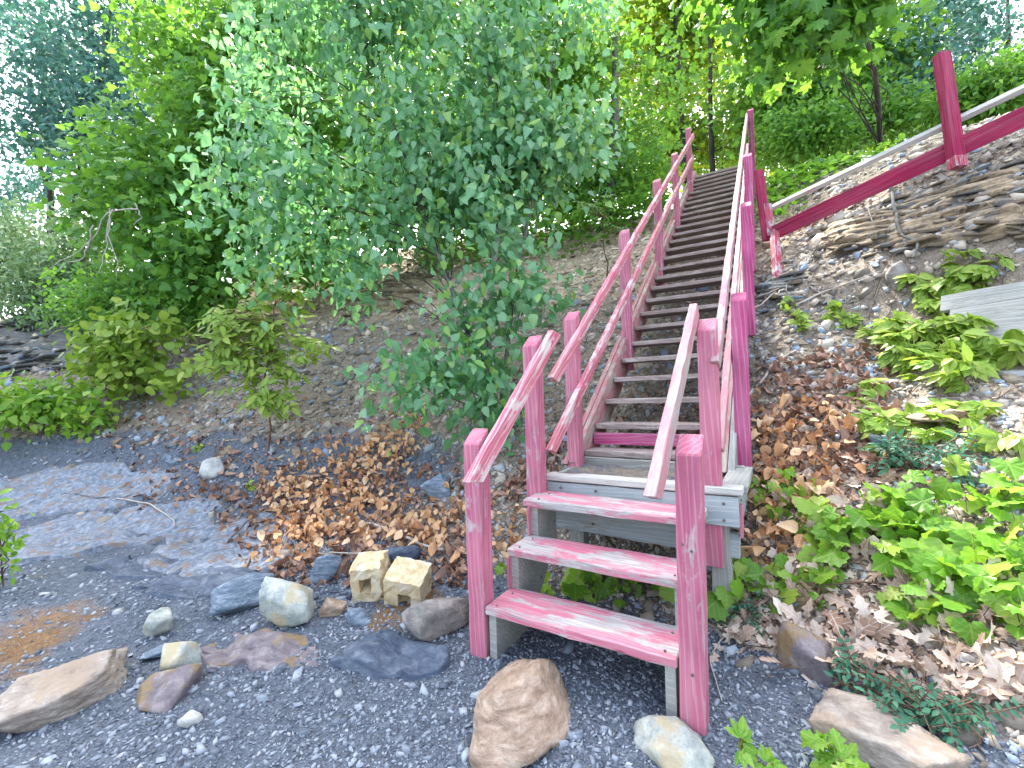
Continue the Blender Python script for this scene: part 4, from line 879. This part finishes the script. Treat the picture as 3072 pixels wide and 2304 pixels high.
for q, n, ms, s0, s1, lab, grp in (
    ([(480, 1000), (1000, 960), (1000, 1060), (500, 1100)], 34, (S_BLUE, S_SHALED, S_DARK), .08, .20, 'shard on the slope above the dead leaf heap', 'slate shards above the leaf pile'),
    ([(150, 900), (620, 880), (650, 1000), (160, 1010)], 40, (S_SHALED, S_BLUE, S_SHALE), .10, .26, 'shard on the left slope below the shrubs', 'slate shards on the left slope'),
    ([(600, 740), (960, 640), (960, 800), (620, 900)], 38, (S_SHALE, S_SHALED, S_BLUE), .10, .28, 'shard on the bank between shrub and birch', 'slate shards by the birch'),
    ([(560, 1230), (780, 1180), (800, 1330), (640, 1370)], 30, (S_BLUE, S_PALE, S_DARK), .05, .13, 'angular chip around the cinder block', 'slate chips near the cinder block'),
    ([(800, 1140), (990, 1120), (1000, 1240), (840, 1240)], 16, (S_BLUE, S_DARK), .06, .14, 'slate in dead leaves left of the front post', 'slates left of the front post'),
    ([(1660, 640), (1960, 560), (1960, 820), (1660, 860)], 46, (S_SHALED, S_SHALE, S_BLUE), .06, .16, 'plate on the right bank below the railing', 'shale plates on the right bank'),
    ([(1740, 880), (2150, 880), (2150, 1010), (1760, 1020)], 30, (S_SHALED, S_BLUE, S_SHALE), .05, .13, 'plate on the right slope below the creeper', 'shale plates below the creeper'),
    ([(1180, 470), (1330, 440), (1330, 640), (1200, 700)], 30, (S_SHALE, S_SHALED), .08, .2, 'plate on the bare bank beside the stairs', 'shale plates beside the stairs')):
    for u, v in quad_uv(q, n):
        sz = rng.uniform(s0, s1); mt = ms[rng.integers(0, len(ms))]; f = (sz-s0)/(s1-s0)
        adj = {'blue grey slate': 'bluish', 'grey layered shale': 'grey', 'tan layered shale': 'tan', 'dark wet slate': 'dark', 'pale stained stone': 'pale'}[mt.name]
        us = sorted(k[0] for k in q); side = 'at its '+('lower', 'upper')[int(v < sum(k[1] for k in q)/4)]+' '+('left', 'middle', 'right')[min(2, int(3*max(0, u-us[0])/(us[-1]-us[0])))]
        slate(ground(u, v), sz, mt, ('small', 'middling', 'large')[min(2, int(f*3))]+' '+adj+' '+lab+', '+side, grp)
# ------------------------------------------------------------------ shale ledges: stacked broken plates, each a part
PLATE = []
for k in range(8):
    r_ = np.random.default_rng(300+k); m = 9; th = np.arange(m)*2*np.pi/m+r_.normal(0, .18, m); rr_ = 1/np.maximum(np.abs(np.cos(th))/1.0, np.abs(np.sin(th))/.6)**.85*(.8+.3*r_.random(m))
    x = np.cos(th)*rr_*.5; y = np.sin(th)*rr_*.5
    V = [(a*.96, b_*.96, -.5) for a, b_ in zip(x, y)]+[(a, b_, .25+.1*r_.normal()) for a, b_ in zip(x, y)]+[(a*.9, b_*.9, .5+.08*r_.normal()) for a, b_ in zip(x, y)]
    Fc = [tuple(range(m-1, -1, -1)), tuple(range(2*m, 3*m))]+[(j*m+i, j*m+(i+1) % m, (j+1)*m+(i+1) % m, (j+1)*m+i) for j in (0, 1) for i in range(m)]
    PLATE.append((np.array(V), Fc))
PLM = {m.name: [mesh('stone_plate', V, Fc, m) for V, Fc in PLATE] for m in (S_SHALE, S_SHALED, S_BLUE)}
def ledge(label, poly, n, s0, s1, mats, out=.08, th=(.025, .07)):
    pts = [ground(u, v) for u, v in quad_uv(poly, n)]; c = np.mean(pts, 0); root = tag(empty('shale_ledge', c), label, 'rock ledge')
    for p in pts:
        s = rng.uniform(s0, s1); m = mats[rng.integers(0, len(mats))]
        o = bpy.data.objects.new('stone_plate', PLM[m.name][rng.integers(0, 8)]); link(o, root)
        d = p-c-np.array([0, out*rng.uniform(-.2, 1.0), 0]); o.location = d.tolist(); o.scale = (s, s*.75, rng.uniform(*th))
        o.rotation_euler = (rng.normal(.22, .14), rng.normal(-.05, .12), rng.normal(0, .6))
    g = np.array([[ground(*(np.array(poly[0])*(1-a)*(1-b_)+np.array(poly[1])*a*(1-b_)+np.array(poly[2])*a*b_+np.array(poly[3])*(1-a)*b_)) for a in np.linspace(0, 1, 25)] for b_ in np.linspace(0, 1, 9)])
    na_, nb_ = 170, 80; ia = np.linspace(0, 24, na_); ib = np.linspace(0, 8, nb_)
    gi = np.stack([[np.interp(ia, range(25), g[k, :, c_]) for k in range(9)] for c_ in range(3)], -1)
    gj = np.stack([[np.interp(ib, range(9), gi[:, i, c_]) for i in range(na_)] for c_ in range(3)], -1)
    X_, Y_, Z_ = gj[..., 0], gj[..., 1], gj[..., 2]; q = (Z_+.05*X_)*20+fbm(X_*1.2, Z_*1.2, 3, 77)*7; L_ = np.floor(q); fr = q-L_
    dep = vnoise(X_*2.2+L_*7.3, L_*3.1, 5)*.6+vnoise(X_*7+L_*3.7, L_*1.9, 6)*.4
    e_ = np.minimum(np.linspace(0, 1, na_), 1-np.linspace(0, 1, na_))[:, None]*8; f_ = np.minimum(np.linspace(0, 1, nb_), 1-np.linspace(0, 1, nb_))[None]*6; env = sstep(np.minimum(e_, f_))
    dd = env*(out*2.6*(dep-.25)+.018*(1-np.abs(fr-.5)*2)+fbm(X_*14, Z_*30, 3, 8)*.03)
    Yq = Y_-dd; Zq = Z_+dd*.25-(1-env)*.03
    qi = (np.arange(na_-1)[:, None]*nb_+np.arange(nb_-1)[None]).ravel(); Fq = np.stack([qi, qi+nb_, qi+nb_+1, qi+1], -1)
    obj('rock_face', mesh('rock_face', np.stack([X_.ravel(), Yq.ravel(), Zq.ravel()], -1)-c, Fq, mats[0], False), root)
    return root
ledge('eroded shale ledge with dark overhangs under the crimson stringer on the right bank', [(1740, 500), (2230, 330), (2230, 520), (1760, 560)], 150, .08, .28, (S_SHALE, S_SHALED, S_SHALE), .065, (.010, .03))
ledge('tan shale ledge breaking the bank right of the maple hollow', [(740, 640), (930, 560), (930, 660), (760, 700)], 40, .12, .42, (S_SHALE,), .08, (.015, .05))
ledge('dark slate ledge on the slope at the far left edge', [(-20, 660), (250, 650), (260, 780), (-20, 820)], 150, .15, .5, (S_SHALED, S_SHALED, S_BLUE), .05, (.015, .04))
ledge('small shale outcrop under the leaning crimson post', [(1640, 600), (1720, 590), (1720, 670), (1650, 680)], 26, .10, .3, (S_SHALED, S_BLUE, S_SHALE), .04, (.015, .04))
# ------------------------------------------------------------------ gravel, shale chips, litter (nobody could count them)
def scatter_uv(n, dmax=16, umin=-700, umax=2800):
    """points on the ground, spread by how large the ground shows from the beach"""
    u = rng.uniform(umin, umax, n); a = np.arctan((u-1106)/PX); th = YAW-a
    dep = np.tan(np.clip(rng.uniform(-.02, 1.05, n), -.2, 1.05)); return u, th, dep
def chips(name, P, N_, s, mat, label, flat=.5, asp=.6):
    n = len(P); B = nrm(rng.normal(0, 1, (n, 3))); N_ = nrm(N_+rng.normal(0, flat, (n, 3))*.6); B = nrm(B-N_*np.sum(B*N_, -1, keepdims=True)); T_ = np.cross(N_, B)
    m = 4; th = np.arange(m)*2*np.pi/m+rng.normal(0, .32, (n, m)); r = .62+.5*rng.random((n, m))
    x = np.cos(th)*r*s[:, None]/2; y = np.sin(th)*r*s[:, None]/2*(asp*.7+.6*asp*rng.random((n, 1))); t = s*(.08+.12*rng.random(n))
    def ring(f, zt): return P[:, None]+x[:, :, None]*f*B[:, None]+y[:, :, None]*f*T_[:, None]+(zt[:, None]*N_)[:, None]
    V = np.concatenate([ring(1, -t*.3), ring(.86, t)], 1).reshape(-1, 3)
    top = np.array([(4, 5, 6), (4, 6, 7)]); side = np.array([f for i in range(m) for f in ((i, (i+1) % m, (i+1) % m+m), (i, (i+1) % m+m, i+m))])
    Fc = (np.concatenate([top, side])[None]+(np.arange(n)*8)[:, None, None]).reshape(-1, 3)
    tag(obj(name, mesh(name, V, Fc, mat, False, np.repeat(rng.random(n), 8))), label, None, None, 'stuff')
def spread(n, r0, r1, a0=-72, a1=72, p=.0):
    r = np.exp(rng.uniform(math.log(r0), math.log(r1), n)); a = np.radians(rng.uniform(a0, a1, n))+YAW
    x = CAM[0]-np.sin(-a+2*YAW)*r; y = CAM[1]+np.cos(-a+2*YAW)*r; return x, y
x, y = spread(112000, .95, 9); bm2, tn2, ru2 = masks(x, y); k = rng.random(len(x)) < np.clip(bm2*1.2, 0, 1); x, y, = x[k], y[k]
d = np.hypot(x-CAM[0], y-CAM[1]); s = np.clip(.0056*np.exp(rng.normal(0, .55, len(x)))*(1+.28*d), .005, .06)
bed_ = (fbm(x*.8, y*1.6, 2, 50) > -.05)&(x < -1.9)&(y-toe(x) > -1.9)&(rng.random(len(x)) < .55); x, y, s = x[~bed_], y[~bed_], s[~bed_]
chips('beach_gravel', np.stack([x, y, height(x, y)+.002], -1), gnormal(x, y), s*1.6, G_BLUE, 'blue grey slate gravel of the beach', .5, .58)
x, y = spread(100000, 1.7, 14); bm2, tn2, ru2 = masks(x, y); k = (rng.random(len(x)) > np.clip(bm2*1.15, 0, 1)) & (height(x, y, False) < 5.4); x, y = x[k], y[k]
d = np.hypot(x-CAM[0], y-CAM[1]); s = np.clip(.0125*np.exp(rng.normal(0, .55, len(x)))*(1+.30*d), .012, .17)
P_ = np.stack([x, y, height(x, y)+.003], -1); N_ = gnormal(x, y); up_ = rng.random(len(x)) < masks(x, y)[1]
chips('shale_scree', P_[~up_], N_[~up_], s[~up_]*1.5, G_BROWN, 'brown shale scree covering the bank', .5, .6)
chips('tan_scree', P_[up_], N_[up_], s[up_]*1.5, G_TAN, 'tan shale scree on the bare upper bank', .5, .6)
def litter(name, quads, n, size, shape, mat, label, lift=.015, flat=.45):
    P = []
    for q, w in quads:
        for u, v in quad_uv(q, int(n*w)): P.append(ground(u, v))
    P = np.array(P); P[:, :2] += rng.normal(0, .03, (len(P), 2)); P[:, 2] = height(P[:, 0], P[:, 1])+lift*rng.random(len(P))+.008
    N_ = gnormal(P[:, 0], P[:, 1])+rng.normal(0, flat, P.shape); m = len(P)
    tag(obj(name, leaves_joined(name, shape, mat, P, rng.normal(0, 1, (m, 3)), N_, size*(.6+.8*rng.random(m)))), label, None, None, 'stuff')
litter('oak_litter', [([(1640, 1260), (2240, 1240), (2240, 1560), (1560, 1400)], .62), ([(1620, 1000), (1900, 1030), (1950, 1250), (1610, 1220)], .38)], 1150, .092, 'oak', L_LITTER, 'pale fallen oak leaves at the right of the steps', .03)
litter('brown_litter', [([(420, 1060), (1000, 1000), (1010, 1270), (560, 1270)], .34), ([(180, 900), (900, 860), (900, 1060), (300, 1110)], .20), ([(1630, 780), (1900, 760), (2000, 1060), (1630, 1060)], .26), ([(1200, 950), (1250, 900), (1180, 1060), (1050, 1100)], .08), ([(1300, 1050), (1560, 1050), (1560, 880), (1330, 850)], .06)], 3000, .06, 'dry', L_LITTER2, 'small brown fallen leaves strewn over the bank', .02)
# ------------------------------------------------------------------ dry brown vines
def creeper(name, label, cat, polys, n, size, shape, leaf, singles=300, lift=(.02, .12), up=.6, face=.5, droop=.35, stems=8, stemm=TWIG, stalk=True):
    P = []
    for q, w in polys:
        for u, v in quad_uv(q, int(n*w)): P.append(ground(u, v))
    P = np.array(P); P[:, :2] += rng.normal(0, .03+.07*(shape == 'dry'), (len(P), 2)); base = P.mean(0); base[2] = height(base[0], base[1])
    P[:, 2] = height(P[:, 0], P[:, 1])+rng.uniform(*lift, len(P))
    m = len(P); r_ = tag(empty(name, base), label, cat)
    nn = gnormal(P[:, 0], P[:, 1])*.5+np.array([0, 0, up])-CF*face+rng.normal(0, .38, (m, 3))
    Td = rng.normal(0, .6, (m, 3))-CU*droop+np.array([0, -.3, -droop])
    add_leaves(r_, shape, leaf, P, Td, nn, size*(.45+.9*rng.random(m)**1.3), singles)
    tb = Tubes()
    for k in range(stems):
        i, j = rng.integers(0, m, 2); a, b_ = P[i].copy(), P[j].copy(); q = wander(a, b_, 10, .12); q[:, 2] = height(q[:, 0], q[:, 1])+.03+.05*rng.random(10); tb.add(q, .005, .0025, 5)
    if stalk:
        for i in range(0, m, 2):
            g = P[i].copy(); g[:2] += rng.normal(0, .03, 2); g[2] = height(g[0], g[1]); tb.add([g, (g+P[i])/2+rng.normal(0, .01, 3), P[i]], .0022, .0014, 4)
    obj('vine_stem', tb.mesh('vine_stem', stemm, r_.location), r_); return r_
creeper('dead_vine', 'heap of curled orange brown dead leaves on the slope left of the steps', 'dead vine',
        [([(560, 1030), (800, 960), (830, 1080), (600, 1130)], .36), ([(790, 960), (900, 890), (920, 960), (840, 1030)], .14), ([(600, 1110), (860, 1070), (900, 1180), (640, 1190)], .30), ([(560, 1170), (700, 1140), (700, 1210), (580, 1220)], .09), ([(870, 1120), (1010, 1100), (1010, 1190), (900, 1190)], .11)], 1000, .070, 'dry', L_DRY, 300, (.01, .14), .3, .7, .5, 14)
creeper('dead_creeper', 'orange brown dead leaves hanging beside the landing on its right', 'dead vine',
        [([(1630, 900), (1770, 900), (1780, 1040), (1630, 1020)], .42), ([(1600, 1060), (1720, 1080), (1730, 1230), (1590, 1200)], .42), ([(1720, 1000), (1790, 1010), (1780, 1130), (1700, 1120)], .16)], 330, .072, 'dry', L_DRY, 240, (.01, .13), .3, .7, .5, 8)
creeper('leaf_sprig_vine', 'dead brown leaves caught between the left posts of the lower steps', 'dead vine', [([(1060, 1110), (1140, 1080), (1140, 1220), (1060, 1230)], 1)], 60, .075, 'dry', L_DRY, 60, (.01, .08), .3, .7, .4, 3)
# green creepers and vines on the right
creeper('grape_vine', 'large leaved light green grape vine sprawling at the right of the steps', 'vine',
        [([(1560, 1270), (1800, 1240), (1800, 1330), (1540, 1340)], .14), ([(1740, 1150), (2000, 1100), (2060, 1230), (1790, 1230)], .28), ([(1880, 1240), (2220, 1180), (2260, 1420), (1960, 1380)], .34), ([(1960, 1110), (2220, 1080), (2220, 1190), (1990, 1190)], .15), ([(1680, 1060), (1760, 1090), (1800, 1200), (1720, 1170)], .09)], 270, .112, 'grape', L_VINE, 300, (.04, .17), .75, .35, .3, 14)
creeper('grape_vine', 'green grape leaves glowing in the shade beneath the lowest treads', 'vine', [([(1150, 1255), (1460, 1270), (1460, 1340), (1170, 1290)], 1)], 30, .115, 'grape', L_VINE, 40, (.03, .14), .3, .9, .3, 4)
creeper('sprout', 'single pale green leaf standing left of the second tread', 'sprout', [([(1085, 1255), (1102, 1255), (1102, 1275), (1085, 1275)], 1)], 3, .10, 'grape', L_VINE, 5, (.08, .12), .2, 1, .2, 1)
creeper('young_vine', 'small green grape leaves edging the dead creeper below the landing corner', 'vine', [([(1600, 1050), (1680, 1080), (1700, 1170), (1610, 1120)], 1)], 28, .085, 'grape', L_VINE, 40, (.03, .15), .5, .6, .3, 4)
def gsurf(uv, lift, D=None): return [ground(u, v, lift) for u, v in uv]
def five_leaf(name, label, poly, n, size, leaf=L_LIME, lift=.14, singles=300):
    pts = [ground(u, v) for u, v in quad_uv(poly, n)]; ells = [(p+np.array([0, 0, lift*rng.uniform(.3, 1.3)]), .03, .03, .03) for p in pts]
    base = np.mean(pts, 0); base[2] = height(base[0], base[1])
    return compound(name, label, base, ells, n*2, .1, size, leaf, singles, 'creeper', .006, palm=True, droop=.2, stems=True)
five_leaf('virginia_creeper', 'five leaved creeper patch on the shale between the stone and the platform', [(1960, 640), (2170, 590), (2150, 690), (1950, 690)], 34, .12)
five_leaf('virginia_creeper', 'broad five leaved creeper mass below the plank platform at the right edge', [(1870, 735), (2080, 752), (2230, 790), (2030, 890)], 74, .13, lift=.18)
five_leaf('virginia_creeper', 'strand of creeper trailing down the middle of the right slope', [(1850, 840), (1900, 830), (1930, 1010), (1870, 1000)], 22, .09, lift=.08)
five_leaf('virginia_creeper', 'thin creeper runners crossing the scree above the grape vine', [(1930, 890), (2200, 900), (2220, 1010), (1960, 960)], 26, .10, lift=.07)
five_leaf('virginia_creeper', 'short upright creeper tuft on the bare scree near the staircase', [(1695, 665), (1740, 660), (1735, 735), (1700, 730)], 12, .075, lift=.1)
five_leaf('virginia_creeper', 'thin yellow green creeper sprigs between the tuft and the large mass', [(1755, 670), (1860, 680), (1880, 760), (1760, 690)], 12, .085, lift=.08)
compound('weed_patch', 'fine bluish green weeds above the grape vine', ground(1970, 1040), [(ground(u, v, .08), .1, .06, .06) for u, v in quad_uv([(1890, 990), (2120, 980), (2100, 1070), (1920, 1060)], 26)], 60, .16, .035, L_TEAL, 200, 'weed', .004, pairs=5)
compound('weed_patch', 'fine bluish green weeds straggling over oak leaves below the dark stone', ground(1800, 1500), [(ground(u, v, .05), .08, .05, .05) for u, v in quad_uv([(1740, 1480), (1900, 1480), (2150, 1600), (2050, 1640)], 24)], 46, .14, .03, L_TEAL, 200, 'weed', .004, pairs=5)
compound('weed_patch', 'fine green weeds under the grape leaves beside the right front post', ground(1660, 1335), [(ground(u, v, .05), .06, .04, .04) for u, v in quad_uv([(1600, 1310), (1720, 1320), (1700, 1370), (1600, 1370)], 10)], 22, .11, .025, L_TEAL, 100, 'weed', .004, pairs=4)
compound('seedling', 'light green lobed seedling with one brown leaf at the bottom edge', ground(1625, 1660), [(at(1600, 1610, 1.36), .03, .03, .03), (at(1650, 1640, 1.34), .03, .02, .03)], 9, .05, .055, L_VINE, 60, 'seedling', .003, palm=True, shape='leaflet', droop=.1)
compound('seedling', 'upright green oak seedling at the bottom edge left of the pale corner stone', ground(1800, 1668), [(at(1800, 1610, 1.36), .015, .03, .02), (at(1815, 1650, 1.35), .03, .015, .03)], 4, .06, .085, L_VINE, 60, 'seedling', .003, palm=True, shape='oak', droop=-.3)
compound('seedling', 'tiny yellow green seedling on the slope in front of the compound shrub', ground(420, 990), [(ground(425, 975, .05), .05, .04, .05)], 8, .1, .07, L_LIME, 60, 'seedling', .004, palm=True)
compound('seedling', 'tiny lime seedling at the left end of the dead leaf heap', ground(540, 1065), [(ground(540, 1060, .04), .04, .03, .04)], 7, .08, .055, L_LIME, 60, 'seedling', .004, palm=True)
compound('crest_sapling', 'small twisted sapling on the bare bank edge left of the stairs', gb(1300, 520, 6.6), [ell(1305, 470, 35, 25, 6.5, .2), ell(1320, 500, 30, 15, 6.5, .15), ell(1270, 440, 50, 25, 6.5, .2)], 26, .15, .07, L_MAPLE, 150, 'sapling', .014)
# sticks and roots
def stick(name, label, uv, r0, r1, mat, lift=.02, wob=.008, cat='stick', abs_lift=None):
    p = np.array([ground(u, v, lift) for u, v in uv])
    if abs_lift: p[:, 2] += np.asarray(abs_lift)
    tt = np.linspace(0, len(p)-1, 6*len(p)); q = np.stack([np.interp(tt, range(len(p)), p[:, k]) for k in range(3)], -1); q = q+rng.normal(0, wob, q.shape)
    for _ in range(2): q[1:-1] = (q[:-2]+2*q[1:-1]+q[2:])/4
    tb = Tubes(); c = q[0]; tb.add(q, r0, r1, 7); o = obj(name, tb.mesh(name, mat, c)); o.location = c.tolist(); return tag(o, label, cat)
stick('stick', 'bleached branch lying behind the cinder block towards the front post', [(800, 1145), (850, 1165), (905, 1190), (962, 1203)], .013, .009, TWIGP, .05)
stick('stick', 'thin pale twig lying over leaves behind the cinder block', [(690, 1215), (780, 1212), (880, 1205)], .005, .003, TWIGP, .06)
stick('stick', 'long dark stem leaning out of the dead leaf heap to the left', [(500, 1175), (560, 1120), (620, 1080), (660, 1050)], .006, .004, TWIG, .06)
stick('stick', 'curved grey twig on the left bedrock ledge', [(250, 1085), (320, 1100), (370, 1130), (378, 1150)], .008, .004, TWIGP, .05)
stick('root', 'bleached crooked root on the scree right of the staircase', [(1608, 870), (1650, 830), (1665, 800), (1720, 765)], .013, .008, TWIGP, .03, cat='root')
stick('root', 'dark crooked root hanging down from the ledge on the right bank', [(1928, 430), (1935, 480), (1945, 530), (1985, 560), (1975, 600)], .016, .009, BARK, .10, cat='root')
stick('root', 'thin root dangling from the ledge left of the thick dark root', [(1875, 410), (1870, 450), (1882, 500)], .007, .004, TWIGP, .08, cat='root')
stick('stick', 'long grey branch lying across the scree below the leaning stake', [(1690, 680), (1790, 640), (1900, 600)], .010, .005, TWIGP, .03)
stick('stick', 'pale tendril curving over gravel beside the right front post', [(1640, 1345), (1560, 1385), (1532, 1430), (1545, 1480), (1560, 1530)], .0035, .0025, TWIGP, .015, .001)
stick('stick', 'short pale stick on the slope beside the vine strand', [(1995, 945), (2010, 970), (2020, 1005)], .009, .006, TWIGP, .03)
rt_ = tag(empty('root_tangle', ground(1690, 625)), 'tangle of pale roots around the foot of the leaning stake', 'roots'); tb = Tubes()
for k in range(16):
    a = ground(1640+rng.random()*110, 585+rng.random()*70, .03); b_ = a+np.array([rng.normal(0, .28), rng.normal(-.12, .12), 0]); b_[2] = height(b_[0], b_[1])+.02+.1*rng.random(); tb.add(wander(a, b_, 9, .22, .1), .008, .003, 5)
obj('root', tb.mesh('root', TWIGP, rt_.location), rt_)

x, y = spread(2600, 1.8, 12); k = masks(x, y)[0] < .7; x, y = x[k], y[k]; tb = Tubes()
for a, b_ in zip(x, y):
    L = rng.uniform(.06, .30); th = rng.random()*6.28; xs_ = a+np.cos(th)*L*np.linspace(-.5, .5, 4)+rng.normal(0, .012, 4); ys_ = b_+np.sin(th)*L*np.linspace(-.5, .5, 4)+rng.normal(0, .012, 4)
    tb.add(np.stack([xs_, ys_, height(xs_, ys_)+.012+.02*rng.random()], -1), .003, .0015, 4)
tag(obj('fallen_twigs', tb.mesh('fallen_twigs', TWIG)), 'thin fallen twigs strewn over the bank', None, None, 'stuff')
